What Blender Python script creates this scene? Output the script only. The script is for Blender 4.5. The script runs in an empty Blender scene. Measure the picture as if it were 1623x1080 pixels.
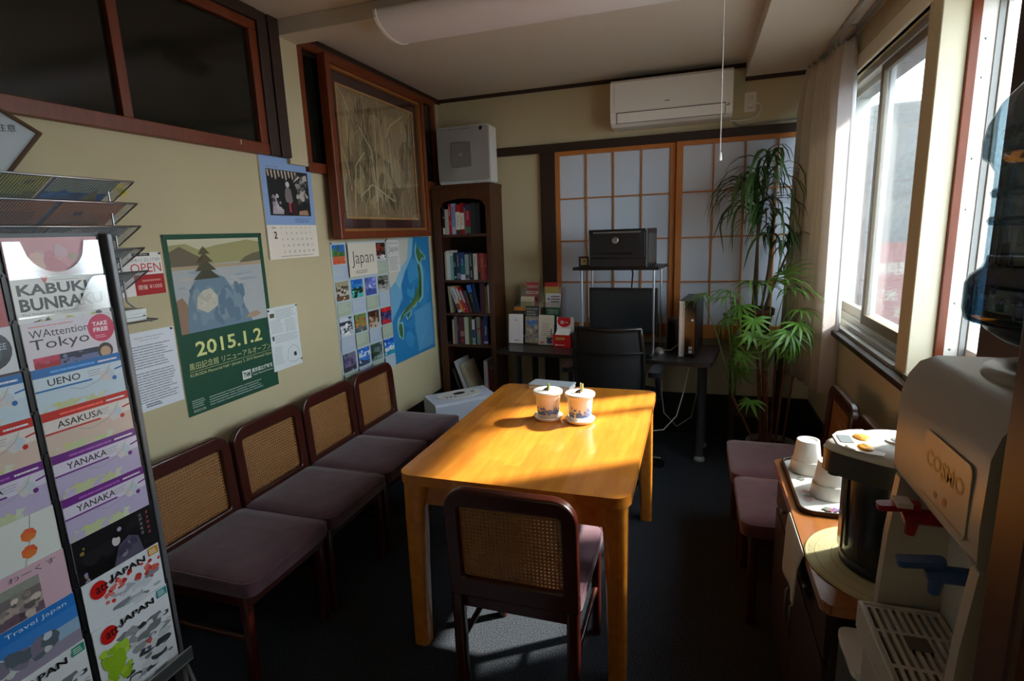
import bpy, bmesh, math, random
import numpy as np
from mathutils import Matrix, Vector, Euler
PI = math.pi
rnd = random.Random(7)
C = bpy.context.scene.collection
SC = bpy.context.scene

# ------------------------------------------------------------------ camera, sky, sun, exposure
camd = bpy.data.cameras.new('camera'); cam = bpy.data.objects.new('camera', camd); C.objects.link(cam)
yaw, pitch, roll = 0.3234206, -0.1933763, -0.0373654
F = Vector((-math.sin(yaw)*math.cos(pitch), math.cos(yaw)*math.cos(pitch), math.sin(pitch)))
R0 = Vector((math.cos(yaw), math.sin(yaw), 0)); U0 = R0.cross(F)
Rv = R0*math.cos(roll)+U0*math.sin(roll); Uv = U0*math.cos(roll)-R0*math.sin(roll)
cam.matrix_world = Matrix(((Rv.x, Uv.x, -F.x, 1.9297), (Rv.y, Uv.y, -F.y, -1.0170), (Rv.z, Uv.z, -F.z, 1.5294), (0, 0, 0, 1)))
camd.sensor_fit = 'HORIZONTAL'; camd.sensor_width = 36.0; camd.lens = 874.683*36/1623
camd.clip_start = 0.02; camd.clip_end = 200
SC.camera = cam

SKY = 6.0
SUN = 17.0
world = bpy.data.worlds.new('world'); SC.world = world; world.use_nodes = True
wn = world.node_tree.nodes; wl = world.node_tree.links
wn['Background'].inputs[0].default_value = (0.80, 0.91, 1.0, 1); wn['Background'].inputs[1].default_value = SKY
sd = bpy.data.lights.new('sun', 'SUN'); sun = bpy.data.objects.new('sun', sd); C.objects.link(sun)
sd.energy = SUN; sd.angle = math.radians(3.0); sd.color = (1.0, 0.93, 0.82)
sun.location = (8, 5, 7)
sun.rotation_euler = Vector((-1, -0.65, -0.86)).to_track_quat('-Z', 'Y').to_euler()
SC.view_settings.view_transform = 'Standard'; SC.view_settings.look = 'None'
SC.view_settings.exposure = 0.95; SC.view_settings.gamma = 1.0; SC.view_settings.use_curve_mapping = False
SC.cycles.use_denoising = True; SC.cycles.max_bounces = 10; SC.cycles.diffuse_bounces = 6; SC.cycles.transparent_max_bounces = 16
SC.cycles.sample_clamp_indirect = 8; SC.cycles.caustics_reflective = False; SC.cycles.caustics_refractive = False

# ------------------------------------------------------------------ materials
def lin(c):
    out = []
    for v in c[:3]:
        v = v/255.0
        out.append(v/12.92 if v <= 0.04045 else ((v+0.055)/1.055)**2.4)
    return (*out, 1.0)
MATS = {}
def mat(name, col, rough=0.6, metal=0.0, spec=0.5, noise=None, bump=None, coat=0.0, sheen=0.0, stretch=None):
    """noise=(scale, second colour, contrast)  bump=(scale, strength)"""
    if name in MATS: return MATS[name]
    m = bpy.data.materials.new(name); m.use_nodes = True
    nt = m.node_tree; b = nt.nodes['Principled BSDF']
    b.inputs['Base Color'].default_value = lin(col); b.inputs['Roughness'].default_value = rough
    b.inputs['Metallic'].default_value = metal; b.inputs['Specular IOR Level'].default_value = spec
    b.inputs['Coat Weight'].default_value = coat; b.inputs['Sheen Weight'].default_value = sheen
    if noise or bump:
        tc = nt.nodes.new('ShaderNodeTexCoord'); mp = nt.nodes.new('ShaderNodeMapping')
        nt.links.new(tc.outputs['Object'], mp.inputs['Vector'])
        if stretch: mp.inputs['Scale'].default_value = stretch
    if noise:
        n = nt.nodes.new('ShaderNodeTexNoise'); n.inputs['Scale'].default_value = noise[0]; n.inputs['Detail'].default_value = 5
        nt.links.new(mp.outputs['Vector'], n.inputs['Vector'])
        r = nt.nodes.new('ShaderNodeValToRGB'); k = noise[2]
        r.color_ramp.elements[0].position = 0.5-k; r.color_ramp.elements[1].position = 0.5+k
        r.color_ramp.elements[0].color = lin(col); r.color_ramp.elements[1].color = lin(noise[1])
        nt.links.new(n.outputs['Fac'], r.inputs['Fac']); nt.links.new(r.outputs['Color'], b.inputs['Base Color'])
    if bump:
        n2 = nt.nodes.new('ShaderNodeTexNoise'); n2.inputs['Scale'].default_value = bump[0]; n2.inputs['Detail'].default_value = 3
        nt.links.new(mp.outputs['Vector'], n2.inputs['Vector'])
        bp = nt.nodes.new('ShaderNodeBump'); bp.inputs['Strength'].default_value = bump[1]; bp.inputs['Distance'].default_value = 0.004
        nt.links.new(n2.outputs['Fac'], bp.inputs['Height']); nt.links.new(bp.outputs['Normal'], b.inputs['Normal'])
    MATS[name] = m
    return m
def print_mat(name, rough, spec=0.4, coat=0.0):
    m = bpy.data.materials.new(name); m.use_nodes = True; nt = m.node_tree; b = nt.nodes['Principled BSDF']
    a = nt.nodes.new('ShaderNodeAttribute'); a.attribute_name = 'ink'
    nt.links.new(a.outputs['Color'], b.inputs['Base Color']); b.inputs['Roughness'].default_value = rough
    b.inputs['Specular IOR Level'].default_value = spec; b.inputs['Coat Weight'].default_value = coat
    return m
def clear_mat(name, tint, gloss=0.08, haze=0.0, rough=0.02, hazecol=(235, 240, 245), fres=0.55):
    """thin clear sheet: light goes straight through, tinted, with a little gloss and haze"""
    m = bpy.data.materials.new(name); m.use_nodes = True; nt = m.node_tree
    for n in list(nt.nodes): nt.nodes.remove(n)
    o = nt.nodes.new('ShaderNodeOutputMaterial'); t = nt.nodes.new('ShaderNodeBsdfTransparent'); t.inputs[0].default_value = (*tint, 1)
    g = nt.nodes.new('ShaderNodeBsdfGlossy'); g.inputs['Roughness'].default_value = rough
    mx = nt.nodes.new('ShaderNodeMixShader'); lw = nt.nodes.new('ShaderNodeLayerWeight'); lw.inputs[0].default_value = 0.25
    mm = nt.nodes.new('ShaderNodeMath'); mm.operation = 'MULTIPLY_ADD'; mm.inputs[1].default_value = fres; mm.inputs[2].default_value = gloss*0.5
    nt.links.new(lw.outputs['Fresnel'], mm.inputs[0])
    nt.links.new(mm.outputs[0], mx.inputs[0]); nt.links.new(t.outputs[0], mx.inputs[1]); nt.links.new(g.outputs[0], mx.inputs[2])
    last = mx
    if haze:
        d = nt.nodes.new('ShaderNodeBsdfTranslucent'); d.inputs[0].default_value = lin(hazecol)
        m2 = nt.nodes.new('ShaderNodeMixShader'); m2.inputs[0].default_value = haze
        nt.links.new(mx.outputs[0], m2.inputs[1]); nt.links.new(d.outputs[0], m2.inputs[2]); last = m2
    nt.links.new(last.outputs[0], o.inputs[0])
    MATS[name] = m
    return m
def cloth_mat(name, col, trans):
    m = bpy.data.materials.new(name); m.use_nodes = True; nt = m.node_tree
    for n in list(nt.nodes): nt.nodes.remove(n)
    o = nt.nodes.new('ShaderNodeOutputMaterial'); d = nt.nodes.new('ShaderNodeBsdfDiffuse'); d.inputs[0].default_value = lin(col)
    t = nt.nodes.new('ShaderNodeBsdfTranslucent'); t.inputs[0].default_value = lin(col)
    mx = nt.nodes.new('ShaderNodeMixShader'); mx.inputs[0].default_value = trans
    nt.links.new(d.outputs[0], mx.inputs[1]); nt.links.new(t.outputs[0], mx.inputs[2]); nt.links.new(mx.outputs[0], o.inputs[0])
    MATS[name] = m
    return m

M_WALL = mat('beige_plaster', (200, 187, 152), 0.85, bump=(60, 0.25), noise=(3, (193, 180, 145), 0.3))
M_CEIL = mat('ceiling_paint', (208, 200, 186), 0.85, bump=(90, 0.12))
M_CREAM = mat('cream_paint', (226, 220, 196), 0.6, bump=(40, 0.1))
M_FLOOR = mat('dark_carpet', (16, 18, 21), 0.95, spec=0.12, noise=(230, (66, 70, 78), 0.14), bump=(230, 0.6))
M_DKWOOD = mat('dark_stained_wood', (40, 23, 14), 0.55, noise=(9, (54, 31, 19), 0.3), stretch=(6, 1, 6))
M_BLACKBASE = mat('black_base_vinyl', (16, 14, 13), 0.6)
M_REDWOOD = mat('red_brown_wood', (98, 40, 12), 0.42, noise=(8, (122, 54, 18), 0.3), stretch=(6, 6, 1))
M_JAMB = mat('jamb_wood', (60, 27, 12), 0.4, noise=(8, (74, 34, 15), 0.3), stretch=(6, 6, 1))
M_DISP = mat('dispenser_plastic', (184, 177, 168), 0.3)
M_TABLE = mat('honey_oak_varnish', (214, 138, 50), 0.22, coat=0.35, noise=(5, (192, 112, 36), 0.25), stretch=(7, 0.9, 7))
def strip_tint(m, nx, ny, amount):
    """laminated strips: each strip of the board a slightly different tone"""
    nt = m.node_tree; b = nt.nodes['Principled BSDF']; src = b.inputs['Base Color'].links[0].from_socket
    tc = nt.nodes.new('ShaderNodeTexCoord'); sx = nt.nodes.new('ShaderNodeSeparateXYZ'); nt.links.new(tc.outputs['Object'], sx.inputs[0])
    def op(kind, a, v=None, c=None):
        n = nt.nodes.new('ShaderNodeMath'); n.operation = kind; nt.links.new(a, n.inputs[0])
        if v is not None: n.inputs[1].default_value = v
        if c is not None: nt.links.new(c, n.inputs[1])
        return n.outputs[0]
    fx = op('FLOOR', op('MULTIPLY', sx.outputs[0], nx)); w1 = nt.nodes.new('ShaderNodeTexWhiteNoise'); w1.noise_dimensions = '1D'; nt.links.new(fx, w1.inputs['W'])
    fy = op('FLOOR', op('ADD', op('MULTIPLY', sx.outputs[1], ny), None, w1.outputs['Value']))
    w2 = nt.nodes.new('ShaderNodeTexWhiteNoise'); w2.noise_dimensions = '1D'; nt.links.new(op('ADD', op('MULTIPLY', fx, 17.3), None, fy), w2.inputs['W'])
    hs = nt.nodes.new('ShaderNodeHueSaturation'); nt.links.new(src, hs.inputs['Color'])
    nt.links.new(op('ADD', op('MULTIPLY', w2.outputs['Value'], amount), 1-amount*0.5), hs.inputs['Value']); nt.links.new(hs.outputs[0], b.inputs['Base Color'])
strip_tint(M_TABLE, 16, 2.6, 0.28)
M_CHAIRWOOD = mat('mahogany_varnish', (68, 24, 16), 0.28, coat=0.3, noise=(10, (54, 18, 12), 0.3))
M_SEAT = mat('plum_velvet', (78, 50, 61), 0.9, spec=0.2, sheen=0.3, noise=(14, (98, 66, 76), 0.25), bump=(300, 0.3))
M_CANE = mat('cane_strand', (160, 108, 58), 0.55, noise=(40, (142, 94, 48), 0.3))
M_SHOJIWOOD = mat('shoji_cedar', (196, 122, 58), 0.55, noise=(12, (178, 106, 46), 0.3))
M_SHOJI = mat('shoji_paper', (206, 214, 228), 0.9, bump=(150, 0.05))
M_WHITE = mat('white_plastic', (232, 230, 224), 0.35)
M_WHITEMATT = mat('white_matt', (236, 234, 230), 0.6)
M_GREYPL = mat('grey_plastic', (150, 152, 152), 0.4)
M_SILVER = mat('silver_plastic', (176, 176, 174), 0.35, metal=0.3)
M_BLACKPL = mat('black_plastic', (18, 19, 22), 0.35)
M_BLACKMAT = mat('black_fabric', (14, 15, 18), 0.85, bump=(400, 0.3))
M_STEEL = mat('steel', (170, 174, 178), 0.3, metal=0.9)
M_ALU = mat('aluminium', (176, 174, 168), 0.35, metal=0.6)
M_BRONZE = mat('bronze_sash', (120, 104, 82), 0.45, metal=0.2)
M_BOOKCASE = mat('brown_wood_veneer', (84, 47, 24), 0.45, noise=(7, (68, 37, 18), 0.3), stretch=(7, 7, 0.9))
M_DESK = mat('black_brown_desk', (32, 26, 25), 0.35, noise=(8, (40, 33, 31), 0.3))
M_PAPER = mat('paper_white', (232, 234, 232), 0.7)
M_PAPEREDGE = mat('page_edges', (214, 206, 188), 0.8)
M_PRINT = print_mat('printed_matt', 0.6)
M_PRINTG = print_mat('printed_gloss', 0.28, 0.5)
M_GOLD = mat('gold_fillet', (206, 160, 92), 0.4, metal=0.2)
M_MATBROWN = mat('wine_mount', (62, 22, 20), 0.7)
M_GLASSDARK = mat('dark_glass', (17, 19, 17), 0.12, spec=0.6, noise=(3, (27, 27, 22), 0.25), stretch=(1, 0.7, 4))
M_LEAF = mat('palm_leaf', (72, 118, 40), 0.45, noise=(6, (98, 142, 52), 0.25))
M_LEAFDK = mat('strap_leaf', (40, 72, 32), 0.45, noise=(6, (58, 90, 40), 0.25))
M_CANESTEM = mat('palm_stem', (112, 62, 40), 0.7, noise=(20, (78, 46, 32), 0.2))
M_CLAYPOT = mat('brown_clay', (92, 56, 36), 0.7, noise=(15, (112, 72, 48), 0.3))
M_SOIL = mat('soil', (50, 36, 26), 0.95, bump=(60, 0.8))
M_GREYPOT = mat('grey_pot', (120, 120, 112), 0.5)
M_RED = mat('red_plastic', (150, 18, 24), 0.3)
M_BLUE = mat('blue_plastic', (52, 84, 140), 0.35)
M_CARD = mat('red_card', (196, 22, 24), 0.5)
M_CURTAIN = cloth_mat('beige_curtain', (208, 200, 188), 0.12)
M_CURTAINLIT = cloth_mat('curtain_lit_through', (236, 232, 232), 0.45)  # whiter copy of the curtain cloth, light shining through put into its colour
M_WINGLASS = clear_mat('window_glass', (0.88, 0.91, 0.91), 0.06, 0.018, 0.05)
M_FROST = clear_mat('frosted_glass', (0.78, 0.80, 0.80), 0.05, 0.22, 0.2)
M_CLEAR = clear_mat('clear_acrylic', (0.93, 0.95, 0.95), 0.10, 0.0, 0.06)
M_PICGLASS = clear_mat('picture_glass', (0.97, 0.97, 0.97), 0.02, 0.0, 0.01, fres=0.16)
M_BOTTLE = clear_mat('blue_bottle', (0.66, 0.80, 0.86), 0.12, 0.16, 0.03, (120, 160, 180))
M_WATER = clear_mat('bottle_water', (0.30, 0.42, 0.52), 0.06, 0.0, 0.02)

# ------------------------------------------------------------------ mesh builder
class MB:
    def __init__(s): s.v = []; s.f = []; s.m = []; s.sm = []
    def add(s, verts, faces, mi=0, smooth=False, M=None):
        o = len(s.v)
        s.v += [tuple(M @ Vector(p)) if M is not None else tuple(p) for p in verts]
        for f in faces: s.f.append(tuple(i+o for i in f)); s.m.append(mi); s.sm.append(smooth)
        return s
    def box(s, lo, hi, mi=0, M=None):
        (a, b, c), (d, e, f) = lo, hi
        return s.add([(a, b, c), (d, b, c), (d, e, c), (a, e, c), (a, b, f), (d, b, f), (d, e, f), (a, e, f)],
                     [(3, 2, 1, 0), (4, 5, 6, 7), (0, 1, 5, 4), (1, 2, 6, 5), (2, 3, 7, 6), (3, 0, 4, 7)], mi, False, M)
    def cbox(s, c, d, mi=0, M=None):
        return s.box([c[i]-d[i]/2 for i in range(3)], [c[i]+d[i]/2 for i in range(3)], mi, M)
    def prism(s, poly, z0, z1, mi=0, M=None, smooth=False):
        n = len(poly)
        v = [(x, y, z0) for x, y in poly]+[(x, y, z1) for x, y in poly]
        f = [tuple(range(n-1, -1, -1)), tuple(range(n, 2*n))]
        s.add(v, f, mi, False, M)
        return s.add(v, [(i, (i+1) % n, n+(i+1) % n, n+i) for i in range(n)], mi, smooth, M)
    def ring(s, outer, inner, z0, z1, mi=0, M=None):
        n = len(outer)
        v = [(x, y, z0) for x, y in outer]+[(x, y, z0) for x, y in inner]+[(x, y, z1) for x, y in outer]+[(x, y, z1) for x, y in inner]
        f = []
        for i in range(n):
            j = (i+1) % n
            f += [(n+i, n+j, j, i), (2*n+i, 2*n+j, 3*n+j, 3*n+i), (i, j, 2*n+j, 2*n+i), (n+j, n+i, 3*n+i, 3*n+j)]
        return s.add(v, f, mi, False, M)
    def lathe(s, prof, seg=24, mi=0, M=None, cap=True, smooth=True):
        n = len(prof); v = []; f = []
        for r, z in prof:
            for k in range(seg):
                a = 2*PI*k/seg; v.append((r*math.cos(a), r*math.sin(a), z))
        for i in range(n-1):
            for k in range(seg):
                k2 = (k+1) % seg; f.append((i*seg+k, i*seg+k2, (i+1)*seg+k2, (i+1)*seg+k))
        s.add(v, f, mi, smooth, M)
        if cap:
            s.add(v[:seg], [tuple(range(seg-1, -1, -1))], mi, False, M); s.add(v[-seg:], [tuple(range(seg))], mi, False, M)
        return s
    def tube(s, pts, r, seg=8, mi=0, M=None, smooth=True):
        P = [Vector(p) for p in pts]; n = len(P); v = []; f = []
        rr = r if isinstance(r, (list, tuple)) else [r]*n
        up = Vector((0, 0, 1)); prev = None
        for i in range(n):
            t = (P[min(i+1, n-1)]-P[max(i-1, 0)])
            t = t.normalized() if t.length > 1e-9 else Vector((0, 0, 1))
            if prev is None:
                a = t.cross(up if abs(t.z) < 0.9 else Vector((1, 0, 0))).normalized()
            else:
                a = (prev-t*prev.dot(t))
                a = a.normalized() if a.length > 1e-6 else t.cross(up).normalized()
            prev = a; b = t.cross(a)
            for k in range(seg):
                w = 2*PI*k/seg; v.append(tuple(P[i]+a*(rr[i]*math.cos(w))+b*(rr[i]*math.sin(w))))
        for i in range(n-1):
            for k in range(seg):
                k2 = (k+1) % seg; f.append((i*seg+k, i*seg+k2, (i+1)*seg+k2, (i+1)*seg+k))
        s.add(v, f, mi, smooth, M)
        s.add(v[:seg], [tuple(range(seg-1, -1, -1))], mi, False, M); s.add(v[-seg:], [tuple(range(seg))], mi, False, M)
        return s
    def mesh(s, name, mats):
        me = bpy.data.meshes.new(name); me.from_pydata(s.v, [], s.f)
        mats = mats if isinstance(mats, (list, tuple)) else [mats]
        for m in mats: me.materials.append(m)
        me.polygons.foreach_set('material_index', s.m); me.polygons.foreach_set('use_smooth', s.sm)
        bm = bmesh.new(); bm.from_mesh(me); bmesh.ops.recalc_face_normals(bm, faces=bm.faces[:]); bm.to_mesh(me); bm.free()
        me.update()
        return me
def obj(name, mb, mats, parent=None, loc=(0, 0, 0), rot=(0, 0, 0), bev=0, seg=2):
    me = mb if isinstance(mb, bpy.types.Mesh) else mb.mesh(name, mats)
    o = bpy.data.objects.new(name, me); C.objects.link(o)
    o.location = loc; o.rotation_euler = rot
    if parent is not None: o.parent = parent
    if bev:
        b = o.modifiers.new('bevel', 'BEVEL'); b.width = bev; b.segments = seg; b.limit_method = 'ANGLE'; b.angle_limit = math.radians(40)
        if seg > 2:
            for p in me.polygons: p.use_smooth = True
            b.harden_normals = True
    return o
def tag(o, label, cat, group=None, kind=None):
    o['label'] = label; o['category'] = cat
    if group: o['group'] = group
    if kind: o['kind'] = kind
    return o
def thing(name, label, cat, loc=(0, 0, 0), rz=0, group=None):
    o = bpy.data.objects.new(name, None); C.objects.link(o); o.location = loc; o.rotation_euler = (0, 0, rz); o.empty_display_size = 0.05
    return tag(o, label, cat, group)
def struct(name, mb, mats, parent=None, bev=0):
    o = obj(name, mb, mats, parent, bev=bev)
    if parent is None: o['kind'] = 'structure'
    return o
def dup(root, loc, rz, label, group=None):
    r = root.copy(); C.objects.link(r); r.location = loc; r.rotation_euler = (0, 0, rz); r['label'] = label
    if group: r['group'] = group
    for ch in list(root.children):
        c = ch.copy(); C.objects.link(c); c.parent = r
        for g in list(ch.children):
            d = g.copy(); C.objects.link(d); d.parent = c
    return r
def rrect(w, h, r, n=5, r_bot=None):
    """rounded rectangle centred on 0, counter clockwise; r top corners, r_bot bottom corners"""
    rb = r if r_bot is None else r_bot
    out = []
    for cx, cy, rad, a0 in ((w/2, h/2, r, 0), (-w/2, h/2, r, 90), (-w/2, -h/2, rb, 180), (w/2, -h/2, rb, 270)):
        sx = 1 if cx > 0 else -1; sy = 1 if cy > 0 else -1
        for k in range(n+1):
            a = math.radians(a0+90*k/n)
            out.append((cx-sx*rad+rad*math.cos(a), cy-sy*rad+rad*math.sin(a)))
    return out
def frame_m(o, u, v):
    """local x,y,z -> o + x*u + y*v + z*(u x v)"""
    u = Vector(u).normalized(); v = Vector(v).normalized(); n = u.cross(v)
    return Matrix(((u.x, v.x, n.x, o[0]), (u.y, v.y, n.y, o[1]), (u.z, v.z, n.z, o[2]), (0, 0, 0, 1)))

# ------------------------------------------------------------------ flat print: coloured shapes in thin layers
TXT = {}
def text_shape(body, bold=0.0):
    key = (body, bold)
    if key in TXT: return TXT[key]
    cu = bpy.data.curves.new('lettering', 'FONT'); cu.body = body; cu.size = 1.0; cu.resolution_u = 2; cu.offset = bold
    o = bpy.data.objects.new('lettering', cu); me = o.to_mesh()
    v = np.array([p.co[:2] for p in me.vertices]) if len(me.vertices) else np.zeros((0, 2))
    f = [tuple(p.vertices) for p in me.polygons]
    o.to_mesh_clear(); bpy.data.objects.remove(o); bpy.data.curves.remove(cu)
    if len(v):
        lo, hi = v.min(0), v.max(0); v = v-lo; w, h = hi-lo
    else: w = h = 1.0
    TXT[key] = (v, f, max(w, 1e-6), max(h, 1e-6))
    return TXT[key]
class Print:
    STEP = 0.00003
    def __init__(s, w, h, bg=None):
        s.w = w; s.h = h; s.v = []; s.f = []; s.c = []; s.k = 1
        if bg is not None: s.rect(0, 0, w, h, bg)
    def _add(s, pts, faces, col):
        o = len(s.v); z = s.k*s.STEP
        s.v += [(x, y, z) for x, y in pts]
        c = lin(col)
        for f in faces: s.f.append(tuple(i+o for i in f)); s.c.append((c, len(f)))
    def up(s): s.k += 1; return s
    def poly(s, pts, col, step=True):
        s._add(pts, [tuple(range(len(pts)))], col)
        if step: s.k += 1
        return s
    def rect(s, x0, y0, x1, y1, col, step=True): return s.poly([(x0, y0), (x1, y0), (x1, y1), (x0, y1)], col, step)
    def disc(s, x, y, r, col, ry=None, n=20, step=True):
        ry = ry or r
        return s.poly([(x+r*math.cos(2*PI*k/n), y+ry*math.sin(2*PI*k/n)) for k in range(n)], col, step)
    def line(s, pts, w, col):
        for (x0, y0), (x1, y1) in zip(pts, pts[1:]):
            d = math.hypot(x1-x0, y1-y0) or 1; nx, ny = -(y1-y0)/d*w/2, (x1-x0)/d*w/2
            s.poly([(x0-nx, y0-ny), (x1-nx, y1-ny), (x1+nx, y1+ny), (x0+nx, y0+ny)], col)
        return s
    def text(s, body, x, y, h, col, w=None, bold=0.0, rot=0, center=False):
        v, f, tw, th = text_shape(body, bold)
        if not len(v): return s
        sy = h/th; sx = (w/tw) if w else sy
        ca, sa = math.cos(rot), math.sin(rot); ox = -tw*sx/2 if center else 0
        pts = [(x+(p[0]*sx+ox)*ca-p[1]*sy*sa, y+(p[0]*sx+ox)*sa+p[1]*sy*ca) for p in v]
        s._add(pts, f, col); s.k += 1
        return s
    def lines(s, x0, y0, x1, y1, n, col, fill=0.45, seed=1, ragged=0.25):
        r = random.Random(seed); dy = (y1-y0)/n
        for i in range(n):
            y = y1-(i+0.8)*dy; x = x0
            end = x1-(x1-x0)*ragged*r.random()
            while x < end:
                e = min(end, x+(x1-x0)*r.uniform(0.08, 0.3)); s.rect(x, y, e-(x1-x0)*0.012, y+dy*fill, col, False); x = e
        s.k += 1
        return s
    def blobs(s, x0, y0, x1, y1, n, cols, r0, r1, seed=1, asp=1.0):
        r = random.Random(seed)
        for i in range(n):
            rr = r.uniform(r0, r1); ang = r.uniform(0, PI)
            cx = r.uniform(x0+rr, x1-rr) if x1-x0 > 2*rr else (x0+x1)/2
            ry = min(rr*asp, (y1-y0)/2)
            cy = r.uniform(y0+ry, y1-ry) if y1-y0 > 2*ry else (y0+y1)/2
            pts = []
            for k in range(9):
                a = 2*PI*k/9; q = r.uniform(0.6, 1.0)
                pts.append((min(x1, max(x0, cx+rr*q*math.cos(a))), min(y1, max(y0, cy+ry*q*math.sin(a)))))
            s.poly(pts, r.choice(cols))
        s.k += 1
        return s
    def bands(s, x0, y0, x1, y1, cols):
        n = len(cols)
        for i, c in enumerate(cols): s.rect(x0, y1-(y1-y0)*(i+1)/n, x1, y1-(y1-y0)*i/n, c, False)
        s.k += 1
        return s
    def photo(s, x0, y0, x1, y1, cols, n=22, seed=1):
        """a small picture: bands of tone with patches of the same tones on top"""
        s.bands(x0, y0, x1, y1, cols)
        d = min(x1-x0, y1-y0)
        r = random.Random(seed); m = len(cols)
        for i in range(n):
            k = r.randrange(m); cy = y1-(y1-y0)*(k+r.random())/m; cx = r.uniform(x0, x1); rr = d*r.uniform(0.05, 0.2)
            c = cols[max(0, min(m-1, k+r.choice((-1, 1, 0))))]; q = r.uniform(0.75, 1.25); c = tuple(min(255, v*q) for v in c)
            pts = [(min(x1, max(x0, cx+rr*r.uniform(.6, 1)*math.cos(2*PI*j/8))), min(y1, max(y0, cy+rr*r.uniform(.4, .8)*math.sin(2*PI*j/8)))) for j in range(8)]
            s.poly(pts, c)
        s.k += 1
        return s
    def build(s, name, parent, M, material=None, lift=0.0):
        me = bpy.data.meshes.new(name); me.from_pydata(s.v, [], s.f)
        me.materials.append(material or M_PRINT)
        ca = me.color_attributes.new('ink', 'FLOAT_COLOR', 'CORNER')
        buf = np.empty(len(me.loops)*4, dtype=np.float32); i = 0
        for c, n in s.c:
            for _ in range(n): buf[i:i+4] = c; i += 4
        ca.data.foreach_set('color', buf)
        me.transform(M @ Matrix.Translation((0, 0, lift))); me.update()
        o = bpy.data.objects.new(name, me); C.objects.link(o)
        if parent is not None: o.parent = parent
        return o
LEFTWALL = lambda x, y, z: frame_m((x, y, z), (0, 1, 0), (0, 0, 1))      # faces +x, right = +y
BACKWALL = lambda x, y, z: frame_m((x, y, z), (1, 0, 0), (0, 0, 1))      # faces -y, right = +x
RIGHTWALL = lambda x, y, z: frame_m((x, y, z), (0, -1, 0), (0, 0, 1))    # faces -x

# ================================================================== THE ROOM
W, D, H, YF = 2.70, 3.1385, 2.5494, -2.4
struct('floor', MB().box((-0.1, YF, -0.05), (W+0.1, D+0.1, 0)), M_FLOOR)
struct('ceiling', MB().box((-0.1, YF, H), (W+0.2, D+0.1, H+0.06)), M_CEIL)
struct('wall_left', MB().box((-0.1, YF, 0), (0, D+0.1, H)), M_WALL)
struct('wall_back', MB().box((0, D, 0), (W+0.2, D+0.1, H)), M_WALL)
wr = MB(); X1 = W+0.20
wr.box((W, YF, 0), (X1, D, 0.93)); wr.box((W, YF, 2.27), (X1, D, H)); wr.box((W, -1.10, 0.93), (X1, 0.50, 2.27)); wr.box((W, YF, 0.93), (X1, -1.65, 2.27)); wr.box((W, -1.65, 0.93), (X1, -1.10, 1.30)); wr.box((W, 3.0, 0.93), (X1, D, 2.27)); wr.box((W, 1.376, 0.93), (X1, 1.50, 2.27))
struct('wall_right', wr, M_WALL)
struct('wall_front', MB().box((-0.1, YF-0.1, 0), (W+0.12, YF, H)), M_WALL)

# ceiling beam across the room, soffit over the windows
struct('trim_1', MB().box((0, 1.335, 2.478), (2.21, 1.475, H)), M_CEIL, bev=0.004)
struct('trim_2', MB().box((2.21, YF, 2.465), (W, D, H)), M_CEIL, bev=0.003)
struct('trim_3', MB().box((0, 1.475, 2.52), (0.022, D, H)).box((0, D-0.022, 2.526), (2.21, D, H)).box((2.21, D-0.022, 2.442), (W, D, 2.465)), M_DKWOOD)
# pillar of plaster between the transoms, picture rail, dark post beside the paper screens
struct('trim_4', MB().box((0, 1.335, 1.90), (0.03, 1.47, 2.478)), M_WALL)
struct('trim_5', MB().box((0, D-0.035, 2.095), (W, D, 2.155)), M_DKWOOD, bev=0.003)
struct('trim_6', MB().box((0.815, D-0.03, 0.31), (0.927, D, 2.095)), M_DKWOOD, bev=0.003)
struct('baseboard_left', MB().box((0, YF, 0), (0.012, D, 0.31)), M_BLACKBASE)
struct('baseboard_back', MB().box((0.012, D-0.012, 0), (W, D, 0.31)), M_BLACKBASE)
struct('baseboard_right', MB().box((W-0.012, YF, 0), (W, D-0.012, 0.31)), M_BLACKBASE)

# dark glazed transoms on the left wall
def transom(name, y0, y1, z0, z1, bars, dark_end=None):
    fr = MB(); t = 0.05
    fr.box((0, y0, z0), (0.035, y1, z0+t)).box((0, y0, z1-0.04), (0.03, y1, z1)).box((0, y0, z0+t), (0.03, y0+0.04, z1-0.04)).box((0, y1-0.045, z0+t), (0.03, y1, z1-0.04))
    w = struct(name, fr, M_REDWOOD, bev=0.003)
    ys = [y0+0.04]+bars+[y1-0.045]
    for a, b in zip(ys, ys[1:]):
        struct('pane', MB().box((0.004, a, z0+t), (0.010, b, z1-0.04)), M_GLASSDARK, w)
    for b in bars: struct('glazing_bar', MB().box((0.004, b-0.019, z0+t), (0.03, b+0.019, z1-0.04)), M_REDWOOD, w, bev=0.003)
    return w
transom('window_1', -1.40, 1.20, 1.925, 2.50, [-0.72, -0.1, 0.52])
struct('trim_7', MB().box((0, 1.20, 1.925), (0.04, 1.262, H)).box((0, 1.268, 1.925), (0.045, 1.335, H)).box((0, -1.4, 2.50), (0.045, 1.20, H)), M_DKWOOD, bev=0.003)
transom('window_2', 1.47, 3.02, 1.875, 2.52, [2.2])
w = struct('trim_8', MB().box((0, 1.02, 1.95), (0.037, 1.024, 1.97)), M_WHITE)

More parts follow.
